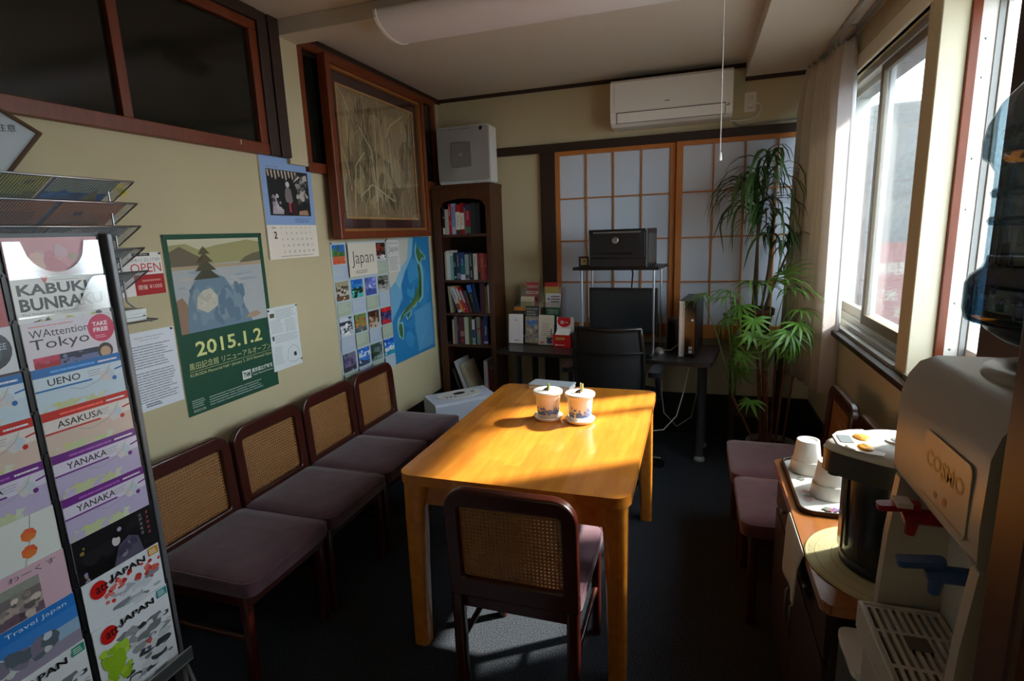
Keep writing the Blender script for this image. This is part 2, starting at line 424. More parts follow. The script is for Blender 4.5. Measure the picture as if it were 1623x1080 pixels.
# paper screens on the back wall
def shoji(name, xo0, xi0, xo1, zbot, y):
    cw, ch, zt = 0.1968, 0.3079, 2.0644
    xi1 = xi0+4*cw
    fr = MB(); fr.box((xo0, y, zbot), (xi0, y+0.024, 2.095)).box((xi1, y, zbot), (xo1, y+0.024, 2.095)).box((xi0, y, zt), (xi1, y+0.024, 2.095))
    w = struct(name, fr, M_SHOJIWOOD, bev=0.002)
    struct('bottom_board', MB().box((xi0, y+0.004, zbot), (xi1, y+0.022, zt-4*ch)), M_SHOJIWOOD, w, bev=0.002)
    me = None
    for r in range(4):
        for k in range(4):
            x0 = xi0+k*cw; z1 = zt-r*ch
            if me is None: me = MB().box((0, 0, -ch), (cw, 0.002, 0)).mesh('paper_pane', M_SHOJI)
            p = obj('paper_pane', me, None, w, (x0, y+0.017, z1))
    for k in range(1, 4): struct('upright_bar', MB().box((xi0+k*cw-0.005, y+0.006, zt-4*ch), (xi0+k*cw+0.005, y+0.016, zt)), M_SHOJIWOOD, w)
    for r in range(1, 4): struct('cross_bar', MB().box((xi0, y+0.004, zt-r*ch-0.005), (xi1, y+0.015, zt-r*ch+0.005)), M_SHOJIWOOD, w)
    return w
shoji('window_3', 0.929, 0.9623, 1.787, 0.735, D-0.03)
shoji('window_4', 1.789, 1.833, 2.66, 0.735, D-0.055)

# windows on the right wall
struct('trim_9', MB().box((W-0.004, 1.364, 0.935), (W+0.076, 1.376, 2.27)), M_CREAM, bev=0.002)
struct('trim_10', MB().box((W-0.015, 0.5, 2.27), (W+0.02, 3.0, 2.345)), M_CREAM, bev=0.003)
struct('trim_11', MB().box((W-0.045, 0.5, 0.905), (W, 3.0, 0.932)), M_DKWOOD, bev=0.003)
def sash_window(name, y0, y1, z0, frame_m_, stiles):
    z0, z1 = z0 or 0.93, 2.27
    fr = MB()
    dp_ = 0.15 if name == 'window_7' else 0.0
    fr.box((W-0.01, y0, z0), (X1, y1, z0+0.02)).box((W+0.02+dp_, y0, z0+0.02), (X1, y1, z0+0.045)).box((W+0.05+dp_*0.8, y0, z0+0.045), (X1, y1, z0+0.075))
    fr.box((W+0.03+dp_, y0, z1-0.035), (X1, y1, z1)).box((W+0.03+dp_, y0, z0+0.075), (X1, y0+0.018, z1-0.035))
    if not dp_: fr.box((W+0.03, y1-0.018, z0+0.075), (X1, y1, z1-0.035))
    w = struct(name, fr, frame_m_, bev=0.002)
    return w
w6 = sash_window('window_6', 1.50, 3.0, None, M_ALU, None)
def sash(win, ya, yb, x, m_near, glass, st=0.035, z0=1.005):
    s_ = MB(); z1 = 2.235
    s_.box((x, ya, z0), (x+0.022, ya+st, z1)).box((x, yb-st, z0), (x+0.022, yb, z1)).box((x, ya+st, z0), (x+0.022, yb-st, z0+0.05)).box((x, ya+st, z1-0.03), (x+0.022, yb-st, z1))
    o = struct('sash', s_, m_near, win, bev=0.002)
    struct('glass', MB().box((x+0.009, ya+st, z0+0.05), (x+0.013, yb-st, z1-0.03)), glass, o)
    return o
sa = sash(w6, 1.512, 2.21, W+0.045, M_BRONZE, M_WINGLASS, 0.042)
sash(w6, 2.17, 2.98, W+0.075, M_ALU, M_WINGLASS)
struct('latch', MB().box((W+0.030, 1.525, 1.40), (W+0.046, 1.545, 1.47)), M_STEEL, sa, bev=0.002)
w7 = sash_window('window_7', 0.5, 1.376, None, M_ALU, None)
struct('jamb_board', MB().box((W+0.076, 1.350, 0.955), (W+0.103, 1.375, 2.268)), M_REDWOOD, w7, bev=0.002)
stp = struct('side_strip', MB().box((W+0.103, 1.355, 0.955), (W+0.148, 1.375, 2.268)), M_WHITEMATT, w7, bev=0.002)
for z in (1.05, 1.22, 1.55, 1.72, 1.98, 2.10):
    struct('screw', MB().lathe([(0.004, 0), (0.004, 0.002), (0.0015, 0.003)], 10, M=frame_m((W+0.122, 1.355, z), (1, 0, 0), (0, 0, 1))), M_STEEL, stp)
struct('gasket', MB().box((W+0.148, 1.350, 0.955), (W+0.165, 1.375, 2.268)), M_GREYPL, w7)
sash(w7, 0.515, 1.374, W+0.168, M_WHITE, M_FROST, 0.03)
w8 = sash_window('added_window_8', -1.65, -1.10, 1.30, M_ALU, None)  # unseen window, added behind the viewer to brighten the room
sash(w8, -1.63, -1.12, W+0.045, M_ALU, M_WINGLASS, 0.035, 1.375)
# dark upright near the window and the wooden jamb beside the viewer
struct('trim_12', MB().box((2.56, 0.32, 0), (W, 0.52, 2.465)), M_DKWOOD, bev=0.004)
struct('trim_13', MB().box((2.213, -0.46, 0), (W, -0.40, H)), M_JAMB, bev=0.006)

# curtain rails under the soffit
t = thing('curtain_rail', 'double steel curtain rail under the soffit above the windows', 'curtain rail', (2.63, 0.6, 2.465))
for k, dx in enumerate((-0.035, 0.03)):
    obj('rail', MB().box((dx-0.011, 0, -0.022), (dx+0.011, 2.45, -0.004)), M_STEEL if k else M_ALU, t, bev=0.002)
for y in (0.1, 0.9, 1.7, 2.4): obj('bracket', MB().box((-0.05, y, -0.006), (0.06, y+0.02, 0)), M_STEEL, t)

# street outside: neighbour's wall, red sign, pavement
struct('ground_outside', MB().box((W+0.20, -12, -0.35), (30, 30, -0.25)), mat('asphalt', (78, 78, 78), 0.9))
t = thing('street_building', 'grey concrete building seen blurred through the window', 'building', (3.62, 6.3, -0.25))
M_CONC = mat('pale_concrete', (84, 86, 86), 0.9, noise=(1.2, (62, 64, 64), 0.25))
obj('wall', MB().box((0, 0, 0), (3.2, 6, 2.62)), M_CONC, t)
obj('wall_upper', MB().box((0.12, 0, 2.62), (3.2, 6, 3.0)), M_CONC, t)
for z in (0.2, 0.6, 1.45, 2.05): obj('window_band', MB().box((0.1, -0.03, z), (1.4, 0, z+0.32)), mat('window_band_dark', (34, 40, 44), 0.3), t)
t = thing('street_sign', 'red street signboard with white lettering outside the window', 'sign', (3.70, 5.97, 0.18))
obj('board', MB().box((0, 0, 0), (0.62, 0.04, 1.09)), mat('sign_red', (92, 8, 10), 0.5), t)
for x in (0.08, 0.54): obj('post', MB().tube([(x, 0.06, -0.43), (x, 0.06, 1.0)], 0.02, 8), M_STEEL, t)
p = Print(0.62, 1.09)
p.text('\u7121\u6599\u6848\u5185', 0.09, 0.74, 0.15, (120, 116, 108), w=0.44, bold=0.03).text('\u89b3\u5149', 0.09, 0.46, 0.13, (120, 116, 108), w=0.24, bold=0.03).text('\u6d45\u8349', 0.30, 0.28, 0.12, (120, 116, 108), w=0.26, bold=0.03).rect(0.06, 0.08, 0.56, 0.1, (120, 116, 108))
p.build('lettering', t, BACKWALL(0, -0.001, 0))

# ================================================================== CURTAIN
def curtain():
    path = []; n = 120
    # along the rail from the far corner to the near edge, folded
    for i in range(n+1):
        s_ = i/n
        y = 2.99-0.60*s_
        amp = 0.055*(0.7+0.3*math.sin(9*s_))
        x = 2.565+0.088*s_+amp*(1-0.45*s_)*math.sin(s_*2*PI*7.5)
        path.append((x, y, s_))
    def sheet(i0, i1, thick=0.0):
        v = []; f = []; zs = [2.44, 2.40, 2.34, 2.2, 1.9, 1.6, 1.3, 1.0, 0.78, 0.56]
        for j, z in enumerate(zs):
            q = j/(len(zs)-1)
            for i in range(i0, i1+1):
                x, y, s_ = path[i]
                sq = 0.55+0.45*min(1, j/3.0)
                xc = 2.565+0.088*s_; xx = xc+(x-xc)*(0.6 if j == 0 else sq+0.15*q)-0.06*q*(1-s_)
                yy = y+0.015*math.sin(5*q+8*s_)-0.03*q*s_
                v.append((xx+thick, yy, z+(0.012*math.sin(s_*2*PI*15) if j == 0 else 0)))
        w_ = i1-i0+1
        for j in range(len(zs)-1):
            for i in range(w_-1): f.append((j*w_+i, j*w_+i+1, (j+1)*w_+i+1, (j+1)*w_+i))
        return v, f
    t = thing('curtain', 'beige pleated curtain drawn into the far window corner', 'curtain', (0, 0, 0))
    v, f = sheet(0, 100); o = obj('drape', MB().add(v, f, 0, True), M_CURTAIN, t); so = o.modifiers.new('thick', 'SOLIDIFY'); so.thickness = 0.003
    v, f = sheet(98, 120, 0.012); o = obj('lit_edge', MB().add(v, f, 0, True), M_CURTAINLIT, t); so = o.modifiers.new('thick', 'SOLIDIFY'); so.thickness = 0.002  # near edge of the same curtain, painted white as if lit through
    for i in range(4, 118, 16):
        x, y, s_ = path[i]; obj('hook', MB().tube([(2.595, y, 2.40), (2.594, y+0.004, 2.425), (2.593, y, 2.438)], 0.002, 6), M_STEEL, t)
curtain()

# ================================================================== DINING TABLE
TX0, TX1, TY0, TY1, TZ = 0.933, 1.756, 0.593, 1.813, 0.70
tcx, tcy, tw, tl = (TX0+TX1)/2, (TY0+TY1)/2, TX1-TX0, TY1-TY0
table = thing('dining_table', 'varnished honey-coloured wooden table in the middle of the room', 'table', (tcx, tcy, 0))
top = MB().prism(rrect(tw, tl, 0.055, 8), TZ-0.036, TZ)
obj('tabletop', top, M_TABLE, table, bev=0.014, seg=4)
for sx in (-1, 1):
    obj('apron', MB().box((sx*(tw/2-0.05)-0.011, -tl/2+0.06, TZ-0.125), (sx*(tw/2-0.05)+0.011, tl/2-0.06, TZ-0.036)), M_TABLE, table)
for sy in (-1, 1):
    obj('apron', MB().box((-tw/2+0.06, sy*(tl/2-0.05)-0.011, TZ-0.125), (tw/2-0.06, sy*(tl/2-0.05)+0.011, TZ-0.036)), M_TABLE, table)
for sx in (-1, 1):
    for sy in (-1, 1):
        lg = MB(); N = 6; secs = [(0, 0.030), (0.35, 0.034), (0.55, 0.038), (0.62, 0.044), (TZ-0.036, 0.048)]
        v = []; f = []
        for z, hw in secs:
            ox = sx*(tw/2-0.012-hw); oy = sy*(tl/2-0.012-hw)
            v += [(ox+a, oy+b, z) for a, b in rrect(2*hw, 2*hw, hw*0.55, 4)]
        m_ = len(rrect(1, 1, 0.2, 4))
        for i in range(len(secs)-1):
            for k in range(m_): f.append((i*m_+k, i*m_+(k+1) % m_, (i+1)*m_+(k+1) % m_, (i+1)*m_+k))
        lg.add(v, f, 0, True); lg.add(v[:m_], [tuple(range(m_-1, -1, -1))]); lg.add(v[-m_:], [tuple(range(m_))])
        obj('leg', lg, M_TABLE, table)

# ================================================================== CANE-BACKED CHAIRS
def cane_mesh(w, h):
    b = MB(); p = 0.0125; s = 0.0070; t = 0.0012
    nx = int(w/p); nz = int(h/p)
    for i in range(nx+1):
        x = -w/2+i*w/nx; b.box((x-s/2, -t, -h/2), (x+s/2, 0, h/2))
    for j in range(nz+1):
        z = -h/2+j*h/nz; b.box((-w/2, 0, z-s/2), (w/2, t, z+s/2))
    return b.mesh('cane_panel', M_CANE)
def make_chair(label, group):
    t = thing('cane_chair', label, 'chair', (0, 0, 0), 0, group)
    w, sd = 0.425, 0.455      # local +y is forward
    yb = -0.235
    # back frame: wide ring with round shoulders
    fh, fz = 0.385, 0.765
    O = rrect(w, fh, 0.075, 7, 0.012); I = rrect(w-0.10, fh-0.135, 0.012, 7, 0.012)
    lean = 0.06
    FM = Matrix.Translation((0, yb, fz-fh/2)) @ Matrix.Rotation(lean, 4, 'X') @ frame_m((0, 0, 0), (1, 0, 0), (0, 0, 1))
    I = [(x, y+0.006) for x, y in I]
    fr = MB().ring(O, I, -0.018, 0.018, 0, FM)
    obj('back_frame', fr, M_CHAIRWOOD, t, bev=0.010, seg=3)
    c = obj('cane_panel', cane_mesh(w-0.098, fh-0.133), None, t, (0, yb, fz-fh/2+0.006), (lean, 0, 0))
    c['kind'] = 'stuff'
    for sx in (-1, 1):
        x = sx*(w/2-0.022)
        obj('leg', MB().prism(rrect(0.04, 0.036, 0.01, 3), 0, 0.40, 0, Matrix.Translation((x, yb+0.012, 0))), M_CHAIRWOOD, t)
        obj('leg', MB().prism(rrect(0.036, 0.036, 0.012, 3), 0, 0.37, 0, Matrix.Translation((x, sd/2-0.05, 0))), M_CHAIRWOOD, t)
        obj('stretcher', MB().tube([(x, yb+0.02, 0.20), (x, sd/2-0.05, 0.20)], 0.011), M_CHAIRWOOD, t)
    sf = MB().box((-w/2+0.012, yb+0.02, 0.325), (w/2-0.012, sd/2-0.03, 0.372))
    obj('seat_frame', sf, M_CHAIRWOOD, t, bev=0.005)
    # upholstered seat, slightly domed
    v = []; f = []; n = 14
    ol = rrect(w+0.006, sd, 0.04, 6)
    prof = [(0.985, 0.372), (1.0, 0.385), (1.0, 0.412), (0.985, 0.424), (0.95, 0.430), (0.7, 0.437), (0.35, 0.440)]
    m_ = len(ol)
    for k, z in prof: v += [(x*k, y*k+0.0, z) for x, y in ol]
    for i in range(len(prof)-1):
        for k in range(m_): f.append((i*m_+k, i*m_+(k+1) % m_, (i+1)*m_+(k+1) % m_, (i+1)*m_+k))
    st = MB().add(v, f, 0, True); st.add(v[:m_], [tuple(range(m_-1, -1, -1))]); st.add(v[-m_:], [tuple(range(m_))], 0, True)
    so = obj('seat', st, M_SEAT, t)
    pip = [(x*0.992, y*0.992, 0.4235) for x, y in ol]; pip.append(pip[0])
    obj('piping', MB().tube(pip, 0.004, 6), M_SEAT, so)
    return t
GL = 'cane-backed chairs in the row along the left wall'; GR = 'cane-backed chairs under the window'
ch = make_chair('cane-backed chair tucked under the table, its back to the viewer', None)
ch.location = (1.412, 0.675, 0)
ch0 = ch
lab = ['cane chair with plum seat in the left row, nearest the brochure rack', 'second cane chair from the rack, under the green poster',
       'third cane chair from the rack in the row along the left wall', 'last cane chair of the left row, nearest the bookcase']
for i, y in enumerate((0.452, 0.893, 1.330, 1.765)):
    dup(ch0, (0.345, y, 0), -PI/2, lab[i], GL)
dup(ch0, (2.345, 1.258, 0), PI/2, 'plum cane chair by the tea counter, facing the table', GR)
dup(ch0, (2.335, 1.70, 0), PI/2, 'plum cane chair between the counter chair and the potted palm', GR)

# ================================================================== ON THE TABLE
M_BLUEINK = mat('blue_ink', (84, 128, 206), 0.5)
def pot_print(r0, z0, seed):
    """little blue harbour scene around the lower wall of a pot: thin raised print"""
    b = MB(); r = random.Random(seed)
    for k in range(80):
        a = -PI/2+r.uniform(-1.25, 1.25); wz = r.uniform(0.002, 0.007); wa = r.uniform(0.03, 0.16)
        z = z0+abs(r.gauss(0, 0.014)); rr = r0+0.0008+(z-0.012)*0.085
        q = [(rr*math.cos(a+d), rr*math.sin(a+d), zz) for d, zz in ((-wa, z), (0, z-wz*0.4), (wa, z), (wa*0.6, z+wz), (-wa*0.4, z+wz*1.6))]
        b.add(q, [(0, 1, 2, 3, 4)])
    for a0 in (-2.2, -1.9, -1.1, -0.9):
        rr = r0+0.0045
        b.add([(rr*math.cos(a0-0.02), rr*math.sin(a0-0.02), z0), (rr*math.cos(a0+0.02), rr*math.sin(a0+0.02), z0), (rr*1.02*math.cos(a0+0.01), rr*1.02*math.sin(a0+0.01), z0+0.045), (rr*1.02*math.cos(a0-0.01), rr*1.02*math.sin(a0-0.01), z0+0.045)], [(0, 1, 2, 3)])
    return b
def flower_pot(x, y, label, seed):
    t = thing('flower_pot', label, 'pot', (x, y, TZ+0.0005), 0, 'white flower pots on the table')
    obj('pot', MB().lathe([(0.044, 0.008), (0.047, 0.010), (0.056, 0.112), (0.0565, 0.117), (0.065, 0.119), (0.066, 0.124), (0.0655, 0.131), (0.063, 0.1325)], 32), M_WHITE, t)
    obj('lid', MB().lathe([(0.063, 0.1315), (0.060, 0.1330), (0.02, 0.1335), (0.008, 0.136)], 32), M_WHITEMATT, t)
    obj('saucer', MB().lathe([(0.048, 0), (0.058, 0.002), (0.066, 0.017), (0.064, 0.0185), (0.056, 0.006), (0.02, 0.005)], 32), M_WHITE, t)
    o = obj('blue_print', pot_print(0.0475, 0.03, seed), M_BLUEINK, t, rot=(0, 0, 0.25))
    if seed == 1:
        obj('sprout', MB().tube([(0, 0, 0.134), (0.004, 0, 0.150), (0.002, 0.002, 0.168)], [0.009, 0.007, 0.002], 8), mat('sprout_green', (150, 170, 70), 0.5), t)
    else:
        obj('sprout', MB().tube([(0.004, 0, 0.134), (0.004, 0, 0.175)], [0.005, 0.003], 8).tube([(0.010, 0, 0.134), (0.013, 0, 0.172)], [0.005, 0.003], 8), mat('cut_stalk', (196, 178, 120), 0.6), t)
    rt = MB()
    for a in (3.6, 4.4, 5.0): rt.tube([(0, 0, 0.142), (0.013*math.cos(a), 0.013*math.sin(a), 0.137), (0.022*math.cos(a), 0.022*math.sin(a), 0.134)], [0.005, 0.004, 0.001], 6)
    obj('bulb_roots', rt, mat('bulb_root', (96, 70, 48), 0.8), t)
flower_pot(1.318, 1.285, 'white pot with a green sprout in its lid, left on the table', 1)
flower_pot(1.465, 1.275, 'white pot with two cut stalks in its lid, right on the table', 2)
t = thing('paper_box', 'flat pale grey folder box lying on the far end of the table', 'box', (1.215, 1.765, TZ+0.0005), -0.12)
obj('tray', MB().box((-0.115, -0.05, 0), (0.115, 0.05, 0.018)), M_WHITE, t, bev=0.003)
obj('lid', MB().box((-0.118, -0.053, 0.018), (0.118, 0.053, 0.028)), mat('pale_grey_card', (186, 194, 204), 0.5), t, bev=0.003)

# ================================================================== LEFT WALL
def pins(parent, pts, dark=(60, 58, 52)):
    m = mat('pin', dark, 0.4)
    me = MB().lathe([(0.004, 0), (0.0045, 0.003), (0.003, 0.006)], 10, M=Matrix.Rotation(PI/2, 4, 'Y')).mesh('pin', m)
    for y, z in pts: obj('pin', me, None, parent, (0.001, y, z))
def sheet_thing(name, label, cat, y, z, w, h, prn, x=0.004, material=None, pin=None, sag=0.0):
    """paper sheet on the left wall; y,z = lower left corner; print laid over it"""
    t = thing(name, label, cat, (x, y, z))
    b = MB().box((-0.0025, 0, 0), (0, w, h))
    obj('sheet', b, M_PAPER, t)
    prn.build('print', t, LEFTWALL(0.0002, 0, 0), material)
    if pin: pins(t, pin)
    return t
# --- green museum poster
w, h = 0.515, 0.728
G = (18, 74, 52); CR = (214, 220, 150)
p = Print(w, h, G)
px0, px1, py0, py1 = 0.022, 0.493, 0.335, 0.708
p.rect(px0, py0, px1, py1, (176, 182, 184))
p.rect(px0, 0.655, px1, py1, (206, 202, 172))
p.poly([(px0, 0.60), (px0, 0.685), (0.10, 0.69), (0.16, 0.665), (0.24, 0.68), (0.33, 0.69), (0.42, 0.70), (px1, 0.69), (px1, 0.61)], (164, 160, 110))
p.poly([(px0, 0.595), (px0, 0.66), (0.07, 0.68), (0.12, 0.655), (0.17, 0.63), (0.19, 0.595)], (110, 100, 78))
p.poly([(0.36, 0.60), (0.40, 0.625), (0.45, 0.64), (px1, 0.645), (px1, 0.605)], (112, 104, 80))
p.rect(px0, 0.588, px1, 0.602, (180, 160, 130))
p.blobs(px0, 0.40, px1, 0.585, 46, [(168, 178, 184), (184, 186, 186), (158, 168, 176), (196, 184, 172)], 0.02, 0.06, 4, 0.16)
p.poly([(px0, py0), (px0, 0.47), (0.05, 0.48), (0.07, 0.45), (0.075, py0)], (152, 122, 98))
# plain stand-in picture: a grey-blue draped rock with a pale boulder and a pine clump at the lake shore
p.poly([(0.055, py0), (0.07, 0.44), (0.10, 0.52), (0.15, 0.565), (0.21, 0.57), (0.27, 0.545), (0.32, 0.47), (0.37, 0.40), (0.40, py0)], (112, 138, 156))
p.blobs(0.075, py0, 0.38, 0.53, 46, [(124, 150, 166), (100, 126, 146), (132, 152, 162)], 0.012, 0.035, 8, 1.7)
for q in range(4): p.poly([(0.115+q*0.012, 0.545+q*0.034), (0.245-q*0.012, 0.545+q*0.034), (0.18, 0.60+q*0.026)], (74+q*6, 70+q*5, 52))
p.poly([(0.11, 0.43), (0.12, 0.475), (0.15, 0.50), (0.19, 0.505), (0.22, 0.47), (0.215, 0.43), (0.16, 0.405)], (200, 194, 178)).blobs(0.12, 0.42, 0.21, 0.49, 8, [(188, 182, 166), (208, 202, 188)], 0.008, 0.02, 5)
p.poly([(0.36, 0.355), (0.38, 0.372), (0.43, 0.378), (0.455, 0.36), (0.41, 0.35)], (178, 150, 124))
p.text('2015.1.2', 0.075, 0.235, 0.062, (222, 226, 150), w=0.365, bold=0.02)
p.text('\u9ed2\u7530\u8a18\u5ff5\u9928 \u30ea\u30cb\u30e5\u30fc\u30a2\u30eb\u30aa\u30fc\u30d7\u30f3', 0.032, 0.185, 0.030, (206, 214, 150), w=0.455)
p.rect(0.032, 0.178, 0.487, 0.1795, (206, 214, 150))
p.text('KURODA Memorial Hall \u2022 January 2, 2015 Renewal Open', 0.032, 0.155, 0.017, (206, 214, 150), w=0.455)
p.rect(0.295, 0.078, 0.345, 0.118, (224, 228, 224)).text('TNM', 0.300, 0.086, 0.024, G, w=0.040, bold=0.03)
p.text('\u6771\u4eac\u56fd\u7acb\u535a\u7269\u9928', 0.352, 0.098, 0.020, (220, 226, 220), w=0.13, bold=0.02).text('Tokyo National Museum', 0.352, 0.082, 0.010, (220, 226, 220), w=0.13)
p.lines(0.105, 0.018, 0.49, 0.062, 4, (150, 172, 160), 0.4, 5, 0.35)
p.lines(0.02, 0.03, 0.085, 0.066, 4, (150, 172, 160), 0.5, 9, 0.2)
p.text('\u9ed2\u7530\u8a18\u5ff5\u9928', 0.022, 0.012, 0.012, (190, 200, 190), w=0.06)
sheet_thing('poster', 'dark green museum poster with a lake picture, dated 2015.1.2', 'poster', 0.592, 0.842, w, h, p, 0.0036, None, [(0.004, 0.722), (0.508, 0.722)])

# --- calendar
w, h = 0.362, 0.512
t = thing('wall_calendar', 'blue-topped wall calendar with a dark photo, open at month 2', 'calendar', (0.010, 1.145, 1.443))
obj('pages', MB().box((-0.008, 0, 0), (0, w, h-0.022)), M_PAPER, t)
obj('binding_strip', MB().box((-0.009, -0.001, h-0.026), (0.002, w+0.001, h)), M_WHITEMATT, t)
p = Print(w, h-0.026, (236, 228, 214))
p.rect(0, 0.163, w, h-0.026, (142, 172, 218))
p.text('Japan of old', 0.036, 0.432, 0.006, (40, 50, 70), w=0.08)
p.rect(0.034, 0.208, 0.330, 0.424, (24, 22, 22))
for k in range(9): p.poly([(0.038+k*0.024, 0.421), (0.050+k*0.024, 0.421), (0.053+k*0.024, 0.392-(k % 3)*0.006), (0.044+k*0.024, 0.390-(k % 3)*0.006)], (196, 178, 160), False)
p.up()
p.blobs(0.225, 0.24, 0.328, 0.42, 46, [(150, 146, 140), (96, 92, 90), (190, 180, 172), (52, 50, 50)], 0.006, 0.022, 2)
p.poly([(0.05, 0.215), (0.06, 0.285), (0.075, 0.30), (0.10, 0.25), (0.13, 0.235), (0.125, 0.215)], (178, 166, 178))
p.blobs(0.05, 0.215, 0.13, 0.32, 14, [(150, 140, 150), (200, 190, 190), (60, 54, 56)], 0.006, 0.014, 6)
p.poly([(0.145, 0.30), (0.15, 0.33), (0.165, 0.35), (0.19, 0.335), (0.20, 0.28), (0.185, 0.265), (0.15, 0.275)], (126, 116, 118))
p.disc(0.17, 0.358, 0.014, (206, 200, 196)).poly([(0.17, 0.225), (0.168, 0.27), (0.18, 0.27), (0.183, 0.225)], (196, 70, 90))
p.poly([(0.19, 0.212), (0.19, 0.27), (0.225, 0.275), (0.225, 0.212)], (60, 24, 28)).poly([(0.235, 0.212), (0.24, 0.232), (0.30, 0.238), (0.31, 0.212)], (176, 140, 110))
p.poly([(0.215, 0.37), (0.22, 0.378), (0.26, 0.405), (0.262, 0.396)], (220, 214, 200))
p.lines(0.20, 0.175, 0.33, 0.198, 4, (90, 120, 170), 0.4, 3)
p.text('2', 0.040, 0.098, 0.034, (20, 24, 40), bold=0.01)
p.lines(0.03, 0.146, 0.055, 0.154, 1, (120, 120, 120), 0.5, 2, 0)
for k in range(7): p.rect(0.084+k*0.036, 0.149, 0.098+k*0.036, 0.151, (140, 136, 130), False)
d = 1
for r_ in range(4):
    for k in range(7):
        p.text(str(d), 0.091+k*0.036+0.003*r_, 0.118-r_*0.030, 0.011, (196, 120, 110) if k == 0 else (60, 64, 84), center=True); d += 1
        p.k -= 1
p.up()
p.lines(0.07, 0.008, 0.33, 0.016, 1, (190, 184, 174), 0.6, 3)
p.build('print', t, LEFTWALL(0.0004, 0, 0))
pins(t, [(w/2, h-0.012)])

# --- typed notices
p = Print(0.21, 0.297, (226, 230, 238))
p.text('Japanese Cooking Class Notice', 0.045, 0.272, 0.006, (60, 60, 70), w=0.12).text('Information for guests', 0.065, 0.262, 0.005, (60, 60, 70), w=0.08)
p.lines(0.012, 0.16, 0.198, 0.250, 9, (156, 160, 170), 0.42, 3).lines(0.012, 0.03, 0.198, 0.150, 12, (156, 160, 170), 0.42, 8).lines(0.05, 0.012, 0.13, 0.028, 2, (80, 84, 110), 0.5, 2)
sheet_thing('notice', 'white typed notice sheet pinned left of the green poster', 'notice', 0.374, 0.924, 0.21, 0.297, p, 0.0036, None, [(0.006, 0.285), (0.198, 0.290)])
p = Print(0.205, 0.310, (220, 228, 230))
p.rect(0.012, 0.262, 0.042, 0.282, (88, 78, 50)).rect(0.012, 0.150, 0.026, 0.172, (70, 80, 84))
p.lines(0.05, 0.25, 0.195, 0.30, 6, (170, 178, 182), 0.35, 3).lines(0.012, 0.185, 0.10, 0.25, 9, (176, 184, 188), 0.35, 5).lines(0.108, 0.18, 0.195, 0.245, 9, (176, 184, 188), 0.35, 6).lines(0.03, 0.135, 0.195, 0.175, 5, (176, 184, 188), 0.35, 7).lines(0.012, 0.03, 0.08, 0.12, 10, (180, 188, 190), 0.35, 9)
p.line([(0.10, 0.04), (0.115, 0.09), (0.15, 0.11), (0.185, 0.085), (0.19, 0.045)], 0.0015, (120, 130, 134)).line([(0.11, 0.03), (0.15, 0.02), (0.19, 0.03)], 0.0015, (120, 130, 134))
p.poly([(0.148, 0.05), (0.15, 0.068), (0.165, 0.072), (0.17, 0.05)], (24, 26, 28))
sheet_thing('notice', 'pale information sheet pinned right of the green poster', 'notice', 1.085, 0.906, 0.205, 0.310, p, 0.0062, None, [(0.198, 0.302), (0.004, 0.298), (0.198, 0.025)])
# --- red and white OPEN notice
p = Print(0.19, 0.155, (236, 232, 228))
p.rect(0.075, 0.142, 0.145, 0.153, (30, 28, 30)).text('All Days', 0.085, 0.1445, 0.006, (236, 236, 236), w=0.05)
p.text('2014.11.22.17:00', 0.055, 0.122, 0.012, (130, 130, 134), w=0.128)
p.text('OPEN', 0.062, 0.082, 0.034, (206, 70, 62), w=0.122)
p.rect(0.07, 0, 0.19, 0.074, (176, 20, 26)).text('\u958b\u50ac', 0.082, 0.02, 0.018, (236, 214, 206)).text('\u00a51000', 0.125, 0.022, 0.015, (236, 200, 190), w=0.052).lines(0.10, 0.046, 0.18, 0.06, 1, (214, 130, 120), 0.5, 3)
sheet_thing('notice', 'red and white OPEN notice on the wall behind the wire trays', 'notice', 0.388, 1.352, 0.19, 0.155, p, 0.0036, None, [(0.183, 0.149)])
t = thing('sticker', 'round yellow sticker on the wall behind the top wire tray', 'sticker', (0.002, 0.465, 1.727))
obj('disc', MB().lathe([(0.022, 0), (0.022, 0.0012)], 24, M=LEFTWALL(0, 0, 0)), mat('yellow_paper', (206, 190, 60), 0.6), t)
pr = Print(0.03, 0.03); pr.lines(0, 0, 0.03, 0.02, 3, (110, 100, 30), 0.4, 3); pr.build('print', t, LEFTWALL(0.0014, -0.015, -0.012))

# --- map posters
w, h = 0.590, 0.835
p = Print(w, h, (186, 200, 206))
cw = w/4; chh = h/4
pics = [[(48, 110, 190), (60, 110, 150), (70, 130, 60), (206, 110, 70), (220, 90, 60)], None, None, [(60, 40, 38), (140, 60, 44), (50, 44, 44), (210, 206, 204)],
        [(170, 160, 130), (90, 86, 66), (200, 196, 186), (110, 80, 56)], [(36, 100, 190), (60, 140, 210), (40, 60, 40), (90, 190, 190)], [(92, 110, 196), (150, 160, 220), (70, 90, 170)], [(120, 124, 116), (60, 62, 58), (150, 150, 144), (190, 190, 190)],
        [(206, 214, 226), (60, 66, 80), (220, 222, 228), (70, 74, 80), (214, 216, 222)], [(110, 140, 80), (150, 110, 60), (170, 130, 60), (70, 90, 110)], [(70, 44, 34), (120, 84, 60), (200, 180, 160)], [(200, 40, 40), (40, 50, 110), (60, 90, 150), (210, 40, 50)],
        [(120, 116, 140), (80, 70, 110), (130, 110, 150), (60, 60, 70)], [(50, 110, 200), (210, 220, 236), (60, 130, 220), (70, 80, 110)], [(60, 80, 74), (110, 130, 126), (50, 70, 56), (120, 140, 130)], [(24, 84, 200), (60, 140, 224), (220, 226, 230), (40, 150, 180)]]
